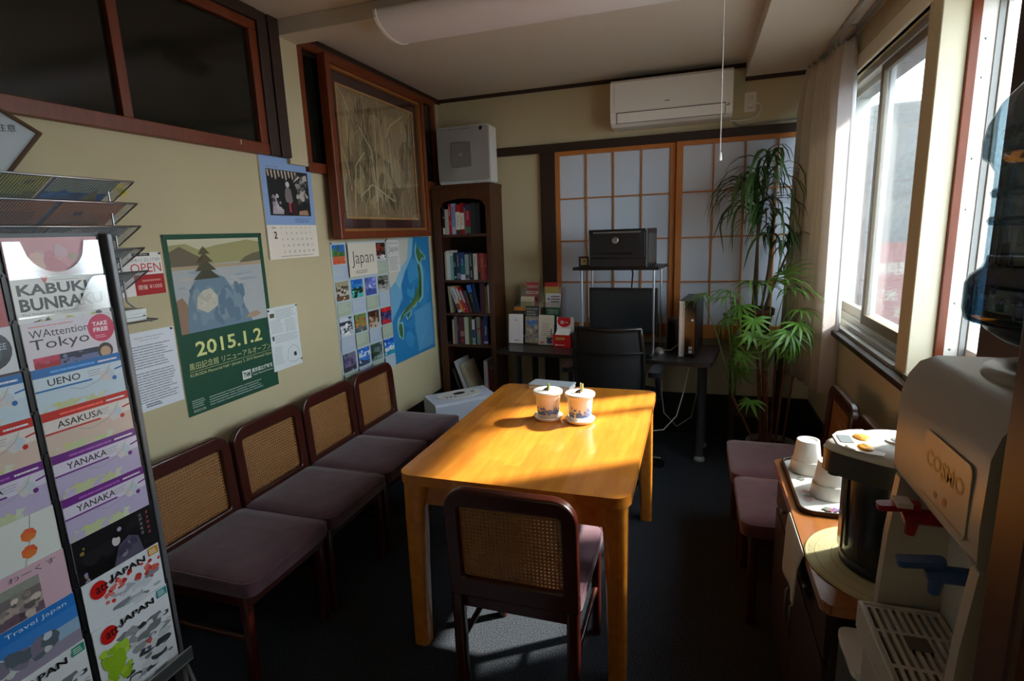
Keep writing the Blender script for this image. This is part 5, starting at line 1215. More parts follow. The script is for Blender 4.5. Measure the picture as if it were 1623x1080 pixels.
# printer shelf, printer, monitor
t = thing('monitor_shelf', 'black raised shelf on steel posts above the monitor', 'shelf', dp(0.535, 0.10), DR)
zs = 0.548
obj('shelf_board', MB().box((0, 0, zs), (0.555, 0.33, zs+0.020)), M_BLACKPL, t, bev=0.002)
for x, y in ((0.045, 0.05), (0.52, 0.05), (0.045, 0.29), (0.52, 0.29)):
    pst = obj('post', MB().lathe([(0.0075, 0.0), (0.0075, zs)], 14, M=Matrix.Translation((x, y, 0))), M_STEEL, t)
    obj('collar', MB().lathe([(0.018, 0), (0.018, 0.012), (0.0078, 0.016)], 14, M=Matrix.Translation((x, y, 0))), M_BLACKPL, pst)
t = thing('printer', 'black laser printer on the raised shelf', 'printer', dp(0.650, 0.085, DZ_+zs+0.0205), DR)
pw, pd, ph = 0.375, 0.30, 0.236
obj('body', MB().prism([(0, 0), (pw, 0), (pw, pd), (0, pd)], 0.0, ph-0.012), M_BLACKPL, t, bev=0.008, seg=3)
obj('lid', MB().prism(rrect(pw+0.004, pd+0.004, 0.02, 4), ph-0.012, ph, 0, Matrix.Translation((pw/2, pd/2, 0))), M_BLACKPL, t, bev=0.004)
obj('front_door', MB().box((0.010, -0.008, 0.060), (pw-0.012, 0.001, ph-0.018)), mat('printer_front', (26, 27, 31), 0.45), t, bev=0.004)
obj('silver_strip', MB().box((0.035, -0.012, ph-0.024), (pw-0.04, -0.002, ph-0.014)), M_STEEL, t, bev=0.002)
obj('side_edge', MB().box((0.002, -0.006, 0.012), (0.010, 0.0, ph-0.02)), M_STEEL, t)
obj('paper_tray', MB().box((0.006, -0.006, 0.004), (pw-0.006, 0.001, 0.055)), mat('printer_front', (26, 27, 31), 0.45), t, bev=0.003)
obj('tray_grip', MB().box((0.065, -0.012, 0.082), (pw-0.09, -0.0075, 0.090)), mat('grip_black', (6, 6, 7), 0.3), t)
obj('side_panel', MB().box((pw-0.001, 0.03, 0.02), (pw+0.002, pd-0.03, ph-0.03)), mat('printer_side', (66, 64, 62), 0.5), t)
bd_ = obj('round_badge', MB().lathe([(0.021, 0), (0.021, 0.003), (0.018, 0.004), (0.002, 0.004)], 24, M=frame_m((pw*0.47, -0.008, 0.168), (1, 0, 0), (0, 0, 1))), M_STEEL, t)
p = Print(0.05, 0.05); p.text('hp', 0.0, 0.0, 0.016, (96, 98, 104), center=True, bold=0.01); p.build('badge_print', bd_, frame_m((pw*0.47, -0.0125, 0.160), (1, 0, 0), (0, 0, 1)))
t = thing('photo_frame', 'tiny black picture frame with a green motif beside the printer', 'picture frame', dp(0.570, 0.125, DZ_+zs+0.0205), DR)
obj('frame', MB().ring(rrect(0.068, 0.068, 0.003, 2), rrect(0.044, 0.044, 0.002, 2), 0, 0.014, 0, frame_m((0.034, 0.014, 0.035), (1, 0, 0), (0, 0, 1))), M_BLACKPL, t)
p = Print(0.046, 0.046, (206, 200, 180)); p.blobs(0.01, 0.01, 0.036, 0.038, 8, [(130, 140, 50), (160, 170, 80)], 0.004, 0.009, 2); p.build('picture', t, frame_m((0.011, 0.010, 0.012), (1, 0, 0), (0, 0, 1)))
t = thing('monitor', 'black flat monitor standing on the desk under the shelf', 'monitor', dp(0.615, 0.20), DR)
mw, mh = 0.455, 0.300
obj('screen_housing', MB().box((0, 0, 0.125), (mw, 0.028, 0.125+mh)), M_BLACKPL, t, bev=0.005)
obj('screen', MB().box((0.016, -0.002, 0.125+0.018), (mw-0.016, 0.001, 0.125+mh-0.018)), mat('screen_off', (40, 43, 46), 0.25), t)
obj('stand_neck', MB().box((mw/2-0.03, 0.028, 0.01), (mw/2+0.03, 0.05, 0.20)), M_BLACKPL, t)
obj('stand_foot', MB().prism(rrect(0.24, 0.17, 0.05, 6), 0, 0.012, 0, Matrix.Translation((mw/2, 0.05, 0))), M_BLACKPL, t)
t = thing('printer_cable', 'black cable hanging behind the monitor from the printer shelf', 'cable', dp(0.86, 0.37, DZ_+0.4), DR)
obj('cable', MB().tube([(0, 0, 0.16), (-0.004, 0.06, 0.10), (-0.012, 0.06, 0.0), (-0.02, 0.05, -0.15), (0.0, 0.05, -0.39)], 0.005, 8), M_BLACKPL, t)
# computer tower, speaker, mouse, keyboard
t = thing('computer_tower', 'slim black and silver computer tower at the right of the desk', 'computer', dp(1.215, 0.13), DR)
obj('case', MB().box((0, 0.012, 0.004), (0.10, 0.40, 0.355)), M_BLACKPL, t, bev=0.004)
obj('front_bezel', MB().box((0.034, 0, 0.004), (0.100, 0.013, 0.355)), mat('gloss_black', (10, 10, 12), 0.12), t, bev=0.004)
obj('silver_bezel', MB().box((0.0, 0.001, 0.004), (0.030, 0.013, 0.355)), mat('pale_silver', (184, 190, 198), 0.3, metal=0.35), t, bev=0.003)
obj('chrome_strip', MB().box((0.030, -0.003, 0.006), (0.035, 0.012, 0.353)), M_STEEL, t)
obj('power_button', MB().lathe([(0.010, 0), (0.010, 0.003), (0.004, 0.004)], 18, M=frame_m((0.078, 0, 0.235), (1, 0, 0), (0, 0, 1))), M_STEEL, t)
for k in range(2): obj('port', MB().box((0.062, -0.002, 0.03+k*0.024), (0.082, 0.0, 0.047+k*0.024)), M_GREYPL, t)
obj('foot', MB().box((0.01, 0.04, 0), (0.09, 0.36, 0.005)), M_BLACKPL, t)
t = thing('desk_speaker', 'small black wedge speaker between monitor and computer tower', 'speaker', dp(1.105, 0.33), DR)
obj('cabinet', MB().prism([(0, 0), (0.075, 0), (0.062, 0.205), (0.006, 0.215)], -0.09, 0, 0, frame_m((0, 0, 0), (1, 0, 0), (0, 0, 1))), M_BLACKPL, t, bev=0.004)
obj('edge_strip', MB().tube([(0.0, -0.001, 0.005), (0.006, -0.001, 0.212)], 0.003, 6), M_STEEL, t)
obj('grille', MB().prism([(0.010, 0.012), (0.065, 0.012), (0.056, 0.190), (0.014, 0.195)], 0, 0.003, 0, frame_m((0, 0, 0), (1, 0, 0), (0, 0, 1))), M_BLACKMAT, t)
t = thing('computer_mouse', 'pale grey computer mouse on the desk', 'mouse', dp(1.08, 0.235), DR+0.4)
mp = [(0.034, 0.0), (0.035, 0.008), (0.030, 0.022), (0.018, 0.031), (0.004, 0.034)]
obj('body', MB().lathe(mp, 20, M=Matrix.Diagonal((0.85, 1.5, 1, 1))), M_SILVER, t)
obj('wheel', MB().box((-0.003, 0.018, 0.026), (0.003, 0.034, 0.035)), M_BLACKPL, t, bev=0.001)
t = thing('keyboard', 'black keyboard on the desk, mostly hidden by the office chair', 'keyboard', dp(0.64, 0.035), DR)
obj('base', MB().box((0, 0, 0), (0.43, 0.14, 0.016)), M_BLACKPL, t, bev=0.003)
for r_i in range(5):
    for k in range(14): obj('key', MB().box((0.012+k*0.029, 0.012+r_i*0.024, 0.016), (0.036+k*0.029, 0.031+r_i*0.024, 0.022)) if (r_i, k) == (0, 0) else bpy.data.objects['key'].data, M_BLACKPL, t, (0, 0, 0) if (r_i, k) == (0, 0) else (k*0.029, r_i*0.024, 0))
t = thing('desk_cables', 'white cable looping down below the desk', 'cable', dp(1.25, 0.30, 0.40), DR)
obj('cable', MB().tube([(0.01, 0.1, 0.29), (-0.02, 0.02, 0.05), (-0.06, -0.02, -0.12), (-0.14, -0.04, -0.22), (-0.24, -0.05, -0.24)], 0.004, 8), M_WHITE, t)
obj('cable', MB().tube([(-0.17, 0.12, 0.29), (-0.18, 0.06, 0.05), (-0.15, 0.02, -0.12), (-0.06, 0.0, -0.20), (0.03, 0.02, -0.13), (0.06, 0.06, 0.05), (0.06, 0.1, 0.29)], 0.0035, 8), M_GREYPL, t)
obj('cable', MB().tube([(-0.20, -0.02, 0.325), (-0.10, -0.04, 0.335), (-0.05, 0.0, 0.38), (-0.03, 0.05, 0.45)], 0.003, 8), M_WHITE, t)

# --- office chair
t = thing('office_chair', 'black mesh-backed office chair at the desk', 'chair', (1.455, 2.20, 0), math.radians(-5))
v = []; f = []; nx, nz = 12, 10; bw_ = 0.405
for j in range(nz+1):
    for i in range(nx+1):
        a = (i/nx-0.5); q = j/nz; wq = bw_*(0.94+0.08*math.sin(q*PI)); v.append((a*wq, -0.06*(1-(2*a)**2)-0.05*q+0.02, 0.50+0.46*q))
for j in range(nz):
    for i in range(nx): f.append((j*(nx+1)+i, j*(nx+1)+i+1, (j+1)*(nx+1)+i+1, (j+1)*(nx+1)+i))
o = obj('backrest', MB().add(v, f, 0, True), M_BLACKMAT, t); so = o.modifiers.new('thick', 'SOLIDIFY'); so.thickness = 0.02
edge = [v[i] for i in range(nx+1)]+[v[j*(nx+1)+nx] for j in range(1, nz+1)]+[v[nz*(nx+1)+i] for i in range(nx-1, -1, -1)]+[v[j*(nx+1)] for j in range(nz-1, -1, -1)]
obj('back_rim', MB().tube(edge, 0.012, 8), M_BLACKPL, t)
obj('seam', MB().tube([v[7*(nx+1)+i] for i in range(nx+1)], 0.006, 6, 0, Matrix.Translation((0, -0.016, 0))), M_BLACKPL, t)
obj('seat', MB().prism(rrect(0.46, 0.44, 0.08, 6), 0.44, 0.50, 0, Matrix.Translation((0, 0.20, 0))), M_BLACKMAT, t, bev=0.02, seg=3)
for sx in (-1, 1):
    ar = obj('armrest', MB().prism(rrect(0.07, 0.22, 0.03, 5), 0.675, 0.705, 0, Matrix.Translation((sx*0.265, 0.085, 0))), M_BLACKPL, t, bev=0.008, seg=3)
    obj('arm_post', MB().tube([(sx*0.235, 0.14, 0.46), (sx*0.275, 0.12, 0.50), (sx*0.27, 0.10, 0.68)], 0.016, 8), M_BLACKPL, ar)
obj('gas_column', MB().lathe([(0.03, 0.07), (0.03, 0.26), (0.022, 0.27), (0.022, 0.44)], 16, M=Matrix.Translation((0, 0.20, 0))), M_BLACKPL, t)
for k in range(5):
    a = 2*PI*k/5+0.3; c_, s_ = math.cos(a), math.sin(a)
    sp = obj('base_spoke', MB().tube([(0, 0.20, 0.085), (0.15*c_, 0.20+0.15*s_, 0.075), (0.28*c_, 0.20+0.28*s_, 0.058)], [0.026, 0.02, 0.014], 8), M_BLACKPL, t)
    obj('caster', MB().lathe([(0.026, -0.02), (0.028, -0.015), (0.028, 0.015), (0.026, 0.02)], 16, M=Matrix.Translation((0.28*c_, 0.20+0.28*s_, 0.028)) @ Matrix.Rotation(a, 4, 'Z') @ Matrix.Rotation(PI/2, 4, 'X')), M_BLACKPL, sp)

# ================================================================== PLANTS BY THE WINDOW
t = thing('plant_stand', 'dark wooden plant stand in the corner by the curtain', 'stand', (2.33, 2.89, 0))
obj('top', MB().prism(rrect(0.34, 0.24, 0.02, 4), 0.755, 0.78), M_DKWOOD, t, bev=0.004)
for sx in (-1, 1):
    for sy in (-1, 1): obj('leg', MB().box((sx*0.14-0.014, sy*0.095-0.014, 0), (sx*0.14+0.014, sy*0.095+0.014, 0.755)), M_DKWOOD, t)
obj('shelf', MB().box((-0.14, -0.09, 0.25), (0.14, 0.09, 0.265)), M_DKWOOD, t)
t = thing('plant_saucer', 'pale green shallow dish under the brown clay pot', 'dish', (2.32, 2.865, 0.7805))
obj('dish', MB().lathe([(0.095, 0), (0.115, 0.006), (0.125, 0.045), (0.122, 0.046), (0.108, 0.01), (0.03, 0.008)], 28), mat('pale_green_ceramic', (170, 176, 140), 0.4), t)
drac = thing('dracaena', 'drooping strap-leaved plant in a brown clay pot by the screens', 'plant', (2.315, 2.865, 0.7905))
obj('pot', MB().lathe([(0.070, 0), (0.075, 0.004), (0.098, 0.155), (0.108, 0.157), (0.111, 0.195), (0.106, 0.198), (0.098, 0.185), (0.02, 0.178)], 28), M_CLAYPOT, drac)
obj('soil', MB().lathe([(0.099, 0.178), (0.06, 0.186), (0.01, 0.188)], 20), M_SOIL, drac)
r_ = random.Random(21)
stems = [((0.0, 0.0, 0.18), (-0.012, -0.01, 0.60), (-0.03, 0.0, 0.98)), ((0.03, 0.01, 0.18), (0.06, 0.0, 0.45), (0.075, 0.0, 0.80)), ((-0.02, 0.02, 0.18), (-0.01, 0.02, 0.62), (0.025, 0.0, 1.10)), ((0.04, -0.02, 0.18), (0.10, -0.04, 0.38), (0.175, -0.05, 0.60))]
for s_ in stems: obj('stem', MB().tube(s_, [0.009, 0.008, 0.006], 8), mat('grey_stem', (96, 84, 62), 0.8), drac)
def droop_leaf(L_, wd, rise, seg=7):
    """narrow leaf: climbs, arches over and hangs"""
    v = []; f = []; x = z = 0.0; a = math.radians(rise)
    for i in range(seg+1):
        q = i/seg; ww = wd*0.5*min(1, 0.4+2.2*q)*(1-q**2.2)+0.0004
        v += [(x, -ww, z+0.15*ww), (x, 0, z), (x, ww, z+0.15*ww)]
        a2 = a-(math.radians(rise+82))*min(1, q*1.45); x += L_/seg*math.cos(a2); z += L_/seg*math.sin(a2)
    for i in range(seg):
        k = i*3; f += [(k, k+1, k+4, k+3), (k+1, k+2, k+5, k+4)]
    return MB().add(v, f, 0, True).mesh('leaf', M_LEAFDK)
DL = [droop_leaf(L_, wd, rs) for L_, wd, rs in ((0.38, 0.018, 60), (0.44, 0.022, 50), (0.52, 0.025, 65), (0.58, 0.027, 70), (0.32, 0.014, 75), (0.28, 0.013, 40))]
UL = [droop_leaf(0.24, 0.020, 84), droop_leaf(0.32, 0.022, 88)]
for si, s_ in enumerate(stems):
    tip = Vector(s_[2]); low = Vector(s_[1])
    for k in range((58, 28, 34, 24)[si]):
        q = r_.uniform(0.25, 1.0) if si != 3 else r_.uniform(0.75, 1)
        b = low.lerp(tip, q); a = r_.uniform(0, 2*PI)
        if si == 0 and k < 26: a = r_.uniform(2.6, 4.6)
        lm_ = DL[(4 if si == 3 else 0)+r_.randrange(2)] if si in (3, 1) else r_.choice(DL[:4])
        if math.sin(a) > 0.35 or (math.cos(a) > 0.5 and si in (1, 3)): lm_ = DL[4+r_.randrange(2)]
        obj('leaf', lm_, None, drac, b[:], (r_.uniform(-.25, .25), r_.uniform(-.2, .2), a))
for tip, dirs in ((stems[2][2], ((0.7, 0.5), (0.2, 0.9), (0.5, 1.3))), (stems[0][2], ((3.0, 0.3), (1.0, 0.6)))):
    for a, ti in dirs:
        o = obj('leaf', r_.choice(UL), None, drac, tip, (0, -0.25, a))
# potted lady palm
palm = thing('potted_palm', 'lady palm with brown canes in a grey floor pot', 'plant', (2.405, 2.565, 0))
obj('pot', MB().lathe([(0.105, 0), (0.11, 0.004), (0.138, 0.17), (0.145, 0.172), (0.146, 0.190), (0.138, 0.192), (0.128, 0.17), (0.03, 0.165)], 32), M_GREYPOT, palm)
obj('soil', MB().lathe([(0.13, 0.165), (0.08, 0.172), (0.01, 0.175)], 20), M_SOIL, palm)
canes = [((-0.06, 0.0), (-0.10, 0.0, 0.72)), ((-0.045, 0.03), (-0.085, 0.02, 0.62)), ((-0.02, -0.03), (-0.055, -0.06, 0.66)), ((-0.085, -0.02), (-0.235, -0.04, 0.48)), ((0.0, 0.03), (0.005, 0.02, 0.70)), ((0.02, -0.02), (0.055, 0.0, 0.74)), ((0.07, 0.02), (0.10, 0.0, 0.62)), ((-0.03, 0.05), (-0.07, 0.03, 0.80))]
for (x, y), tip in canes:
    b = MB(); n = 9; pts = []
    for k in range(n+1):
        q = k/n; pts.append((x+(tip[0]-x)*q, y+(tip[1]-y)*q, 0.16+(tip[2]-0.16)*q))
    b.tube(pts, [0.0085 if k % 2 else 0.0065 for k in range(n+1)], 8)
    cn = obj('cane', b, M_CANESTEM, palm)
    fb = MB()
    for k in range(5, n+1):
        for e in range(3):
            a = r_.uniform(0, 2*PI); P0 = Vector(pts[k]); fb.tube([P0[:], (P0+Vector((0.016*math.cos(a), 0.016*math.sin(a), 0.05)))[:]], [0.003, 0.0006], 5)
    if tip[2] > 0.6 and x < 0: obj('sheath_fibre', fb, mat('sheath_fibre', (140, 88, 54), 0.9), cn)
def fan_mesh(L_, n, seed, wd=0.026):
    rr = random.Random(seed); b = MB()
    for k in range(n):
        a = math.radians(-105+210*k/(n-1)); v, f = leaf_blade(L_*rr.uniform(0.8, 1.0)*(1-0.25*abs(math.sin(a/2))), wd*rr.uniform(0.8, 1.15), rr.uniform(0.35, 0.75), 5)
        b.add(v, f, 0, True, Matrix.Rotation(a, 4, 'Z'))
    return b.mesh('fan_leaf', M_LEAF)
FANS = [fan_mesh(0.215, 10, 1, 0.020), fan_mesh(0.18, 9, 2, 0.022), fan_mesh(0.25, 10, 3, 0.018), fan_mesh(0.16, 8, 4, 0.024)]
# crowns: (x, y, z of the fan centre), heading, pitch (down positive), which fan
FP = [(-0.43, -0.08, 1.12, 185, 20, 0), (-0.3, -0.1, 1.1, 150, 5, 0), (-0.27, -0.02, 1.13, 200, -5, 2), (-0.21, -0.08, 1.05, 230, 35, 1), (-0.16, -0.1, 1.19, 250, -15, 0), (-0.1, -0.05, 1.17, 270, -15, 2), (-0.05, -0.1, 1.2, 300, -25, 1), (0.02, -0.13, 1.19, 300, -20, 0), (0.08, -0.07, 1.14, 318, -8, 2), (0.04, -0.05, 1.15, 332, -10, 0), (0.02, -0.02, 1.23, 40, -45, 2), (-0.2, 0.02, 1.0, 190, 40, 2), (-0.14, -0.12, 0.98, 260, 55, 1), (-0.22, -0.08, 0.86, 215, 65, 3), (-0.19, -0.1, 0.77, 240, 70, 1), (-0.25, -0.06, 0.72, 190, 75, 3), (-0.15, -0.13, 0.9, 275, 60, 3), (-0.02, -0.16, 0.87, 280, 60, 1), (0.04, -0.16, 0.9, 300, 55, 0), (0.04, -0.17, 0.92, 300, 40, 0), (0.09, -0.13, 0.96, 312, 30, 2), (-0.07, -0.15, 0.88, 265, 65, 3), (0.02, -0.1, 0.83, 290, 60, 1), (-0.2, -0.05, 0.66, 220, 80, 3), (-0.13, -0.04, 0.46, 230, 30, 3), (-0.28, -0.09, 0.98, 205, 45, 1), (0.06, -0.14, 0.85, 310, 65, 3), (0.11, -0.07, 1.03, 322, 10, 0)]
for x, y, z, hd, pt, k in FP:
    st = min(canes, key=lambda c: (c[1][0]-x)**2+(c[1][1]-y)**2+(0.3*(c[1][2]-z))**2)[1]
    if z < 0.6: st = (-0.07, 0.0, 0.30)
    st_ = (st[0], st[1], min(st[2], z-0.02) if z > 0.5 else st[2])
    mid = ((st_[0]+x)/2, (st_[1]+y)/2, (st_[2]+z)/2+0.05)
    ps = obj('petiole', MB().tube([st_, mid, (x, y, z)], [0.004, 0.003, 0.0025], 6), mat('petiole_green', (84, 110, 50), 0.6), palm)
    obj('fan_leaf', FANS[k], None, palm, (x, y, z), (0, math.radians(pt), math.radians(hd)))

# ================================================================== TEA COUNTER BY THE WINDOW
t = thing('tea_counter', 'low wooden sideboard with a varnished top under the window', 'sideboard', (2.215, 0.215, 0))
cl, cd, cz = 0.820, 0.465, 0.700
M_CTOP = mat('counter_wood', (168, 104, 50), 0.25, coat=0.3, noise=(5, (142, 84, 38), 0.25), stretch=(7, 0.9, 7))
obj('top', MB().prism([(0, 0.02), (0.015, 0), (cd, 0), (cd, cl), (0.015, cl), (0, cl-0.02)], cz-0.026, cz), M_CTOP, t, bev=0.006, seg=3)
obj('body', MB().box((0.03, 0.02, 0.06), (cd-0.005, cl-0.02, cz-0.026)), M_DKWOOD, t)
for k in range(2):
    y0 = 0.03+k*0.395
    d_ = obj('door', MB().box((0.016, y0, 0.08), (0.031, y0+0.385, 0.52)), M_DKWOOD, t, bev=0.002)
    obj('handle', MB().tube([(0.012, y0+(0.35 if k == 0 else 0.035), 0.32), (0.006, y0+(0.35 if k == 0 else 0.035), 0.33), (0.006, y0+(0.35 if k == 0 else 0.035), 0.42), (0.012, y0+(0.35 if k == 0 else 0.035), 0.43)], 0.004, 8), M_STEEL, d_)
    w_ = obj('drawer', MB().box((0.016, y0, 0.535), (0.031, y0+0.385, 0.66)), M_DKWOOD, t, bev=0.002)
    obj('knob', MB().lathe([(0.005, 0), (0.010, 0.012), (0.008, 0.016)], 14, M=RIGHTWALL(0.016, y0+0.19, 0.6)), M_STEEL, w_)
obj('plinth', MB().box((0.05, 0.03, 0), (cd-0.01, cl-0.03, 0.06)), M_BLACKBASE, t)
t = thing('towel', 'grey-white cloth hanging down the side of the tea counter', 'towel', (2.213, 0.52, 0.70))
v = []; f = []; N = 10
for j in range(9):
    for i in range(N+1):
        q = i/N; y = -0.115+0.23*q
        px_, pz_ = [(-0.001, -0.002), (-0.002, -0.003), (-0.0045, -0.004), (-0.0065, -0.012), (-0.007, -0.045), (-0.008, -0.08), (-0.009, -0.115), (-0.010, -0.14), (-0.011, -0.155)][j]
        v.append((px_-(0.004+0.004*math.sin(q*9+1))*(1 if j > 3 else 0), y*(1-0.012*j), pz_))
for j in range(8):
    for i in range(N): f.append((j*(N+1)+i, j*(N+1)+i+1, (j+1)*(N+1)+i+1, (j+1)*(N+1)+i))
o = obj('cloth', MB().add(v, f, 0, True), mat('towel_cloth', (190, 186, 176), 0.9), t); so = o.modifiers.new('thick', 'SOLIDIFY'); so.thickness = 0.003; so.offset = 1
# serving tray
t = thing('serving_tray', 'dark-rimmed serving tray with a floral white lining on the counter', 'tray', (2.378, 0.828, cz+0.0005))
tw_, tl_ = 0.285, 0.405
obj('rim', MB().ring(rrect(tw_, tl_, 0.04, 6), rrect(tw_-0.014, tl_-0.014, 0.034, 6), 0, 0.014), mat('tray_rim', (58, 36, 22), 0.35), t, bev=0.003)
obj('base', MB().prism(rrect(tw_-0.01, tl_-0.01, 0.036, 6), 0.0, 0.004), M_WHITE, t)
p = Print(tw_, tl_); p.poly([(x+tw_/2, y+tl_/2) for x, y in rrect(tw_-0.016, tl_-0.016, 0.033, 6)], (226, 224, 220))
r_ = random.Random(3)
for k in range(34):
    ang_ = r_.uniform(0, 2*PI); x = tw_/2+0.105*max(-1, min(1, 1.35*math.cos(ang_))); y = tl_/2+0.165*max(-1, min(1, 1.35*math.sin(ang_)))
    c_ = r_.choice([(196, 110, 130), (110, 130, 110), (120, 90, 140), (150, 150, 150), (206, 150, 150)])
    for e in range(4): p.disc(x+0.007*math.cos(e*1.6), y+0.007*math.sin(e*1.6), 0.006, c_, 0.005, 8)
p.line([(0.08, 0.10), (0.14, 0.16), (0.20, 0.14)], 0.003, (130, 140, 130)).line([(0.09, 0.24), (0.15, 0.28), (0.19, 0.25)], 0.003, (150, 140, 140)).line([(0.07, 0.19), (0.11, 0.2), (0.15, 0.22)], 0.003, (110, 120, 116))
p.build('floral_print', t, Matrix.Translation((-tw_/2, -tl_/2, 0.0044)), M_PRINTG)
def cup(x, y, label, rz):
    t = thing('cup', label, 'cup', (x, y, cz+0.0052), rz, 'upturned white cups on the tray')
    obj('cup_body', MB().lathe([(0.043, 0.028), (0.044, 0.032), (0.0345, 0.106), (0.0335, 0.110), (0.030, 0.110), (0.027, 0.106), (0.004, 0.106)], 30), M_WHITEMATT, t)
    obj('holder', MB().lathe([(0.050, 0), (0.0515, 0.003), (0.0465, 0.040), (0.0455, 0.042), (0.044, 0.040), (0.047, 0.004)], 30), M_WHITE, t)
    obj('handle', MB().tube([(0.046, 0, 0.036), (0.062, 0, 0.038), (0.074, 0, 0.026), (0.072, 0, 0.010), (0.049, 0, 0.006)], [0.006, 0.0055, 0.0055, 0.0055, 0.006], 8), M_WHITE, t)
    return t
cup(2.303, 0.940, 'upturned white cup at the far left corner of the tray', -0.5)
cup(2.335, 0.765, 'upturned white cup nearest on the tray', 0.6)
cup(2.400, 0.860, 'upturned white cup behind the other two on the tray', 1.4)
t = thing('sugar_packet', 'small red packet lying on the tray behind the cups', 'packet', (2.428, 0.765, cz+0.006), 0.4)
obj('packet', MB().prism(rrect(0.05, 0.028, 0.003, 2), 0, 0.03), M_CARD, t, bev=0.004); obj('seal', MB().box((-0.025, -0.0142, 0.024), (0.025, 0.0142, 0.031)), M_WHITE, t)

# round mat and electric hot-water pot
t = thing('round_mat', 'round straw-coloured mat under the hot water pot', 'mat', (2.402, 0.405, cz+0.0005))
obj('mat', MB().lathe([(0.188, 0), (0.190, 0.0015), (0.188, 0.003), (0.05, 0.003)], 48), mat('straw_mat', (206, 196, 150), 0.85, bump=(120, 0.4)), t)
rg = MB()
for r__ in (0.06, 0.095, 0.13, 0.165, 0.186): rg.lathe([(r__-0.002, 0.003), (r__, 0.0045), (r__+0.002, 0.003)], 48, cap=False)
obj('woven_rings', rg, mat('straw_ring', (186, 174, 126), 0.85), t)
t = thing('hot_water_pot', 'electric hot water pot with white lid and orange buttons', 'kettle', (2.392, 0.405, cz+0.0040))
obj('base', MB().lathe([(0.098, 0), (0.104, 0.004), (0.104, 0.022), (0.100, 0.026)], 36), M_BLACKPL, t)
obj('body', MB().lathe([(0.099, 0.026), (0.1, 0.03), (0.103, 0.25), (0.1, 0.262)], 40), mat('pot_body_grey', (66, 68, 70), 0.22, metal=0.6), t)
egg = []
for k in range(48):
    a = 2*PI*k/48; r__ = 0.118+(0.045*max(0, -math.cos(a))**3); egg.append((r__*math.cos(a)+0.006, r__*0.98*math.sin(a) if math.cos(a) > 0 else 0.118*0.98*math.sin(a)*(1-0.12*max(0, -math.cos(a))**2)))
obj('collar', MB().prism(egg, 0.238, 0.292, 0), mat('pot_collar', (96, 92, 86), 0.3, metal=0.5), t, bev=0.010, seg=3)
v = []; f = []; m_ = len(egg)
for s__, z in ((0.99, 0.290), (0.97, 0.302), (0.90, 0.309), (0.6, 0.314), (0.25, 0.316)): v += [(x*s__, y*s__, z) for x, y in egg]
for i in range(4):
    for k in range(m_): f.append((i*m_+k, i*m_+(k+1) % m_, (i+1)*m_+(k+1) % m_, (i+1)*m_+k))
lid = obj('lid', MB().add(v, f, 0, True).add(v[-m_:], [tuple(range(m_))], 0, True), M_WHITE, t)
obj('control_pad', MB().prism([(-0.138, -0.03), (-0.122, -0.058), (-0.09, -0.078), (-0.06, -0.086), (-0.045, -0.05), (-0.038, 0), (-0.045, 0.05), (-0.06, 0.086), (-0.09, 0.078), (-0.122, 0.058), (-0.138, 0.03)], 0, 0.0015, 0, Matrix.Translation((0.004, 0, 0.3105))), M_WHITEMATT, t)
for (x, y, r__, c_) in ((-0.082, -0.045, 0.020, (236, 160, 30)), (-0.074, 0.018, 0.024, (236, 160, 30)), (-0.112, -0.050, 0.015, (206, 206, 202))):
    bt = obj('button', MB().lathe([(r__, 0), (r__*0.95, 0.003), (r__*0.4, 0.0035)], 20, M=Matrix.Translation((x, y, 0.312)) @ Matrix.Diagonal((0.8, 1.1, 1, 1))), mat('pot_button_%d' % c_[2], c_, 0.45), t)
obj('display', MB().box((-0.126, -0.018, 0.312), (-0.098, 0.030, 0.3135)), mat('grey_display', (120, 128, 130), 0.25), t)
p = Print(0.1, 0.1); p.text('\u7d66\u6e6f', 0, 0, 0.010, (90, 60, 20)).text('\u89e3\u9664', 0.052, 0.0, 0.010, (90, 60, 20)); p.build('button_print', t, Matrix(((0, 1, 0, -0.086), (-1, 0, 0, 0.028), (0, 0, 1, 0.3158), (0, 0, 0, 1))))
obj('lid_lever', MB().prism([(0.055*math.cos(2*PI*k/28)*(1.3 if math.cos(2*PI*k/28) > 0 else 1), 0.030*math.sin(2*PI*k/28)) for k in range(28)], 0.3155, 0.320, 0, Matrix.Translation((0.025, 0, 0))), M_WHITE, t, bev=0.002)
obj('lever_dimple', MB().lathe([(0.016, 0.3201), (0.012, 0.3215)], 20, M=Matrix.Translation((-0.005, 0, 0))), M_GREYPL, t)
obj('spout', MB().lathe([(0.016, 0.225), (0.018, 0.240)], 16, M=Matrix.Translation((-0.128, 0, 0))), M_BLACKPL, t)
obj('level_gauge', MB().prism(rrect(0.030, 0.19, 0.006, 4), 0, 0.006, 0, frame_m((-0.1035, 0, 0.135), (0, -1, 0), (0, 0, 1))), mat('gauge_strip', (150, 146, 138), 0.15, metal=0.7), t)
t = thing('waste_bin', 'slim steel bin with a white top between counter and water dispenser', 'bin', (2.245, 0.064, 0))
obj('body', MB().prism(rrect(0.30, 0.140, 0.02, 5), 0, 0.645, 0, Matrix.Translation((0.15, 0.071, 0))), M_STEEL, t, bev=0.004)
obj('lid', MB().prism(rrect(0.304, 0.144, 0.022, 5), 0.645, 0.660, 0, Matrix.Translation((0.15, 0.071, 0))), M_WHITE, t, bev=0.005, seg=3)
obj('flap', MB().prism(rrect(0.20, 0.09, 0.01, 4), 0.660, 0.6625, 0, Matrix.Translation((0.16, 0.071, 0))), mat('pale_blue_plastic', (206, 216, 226), 0.35), t)

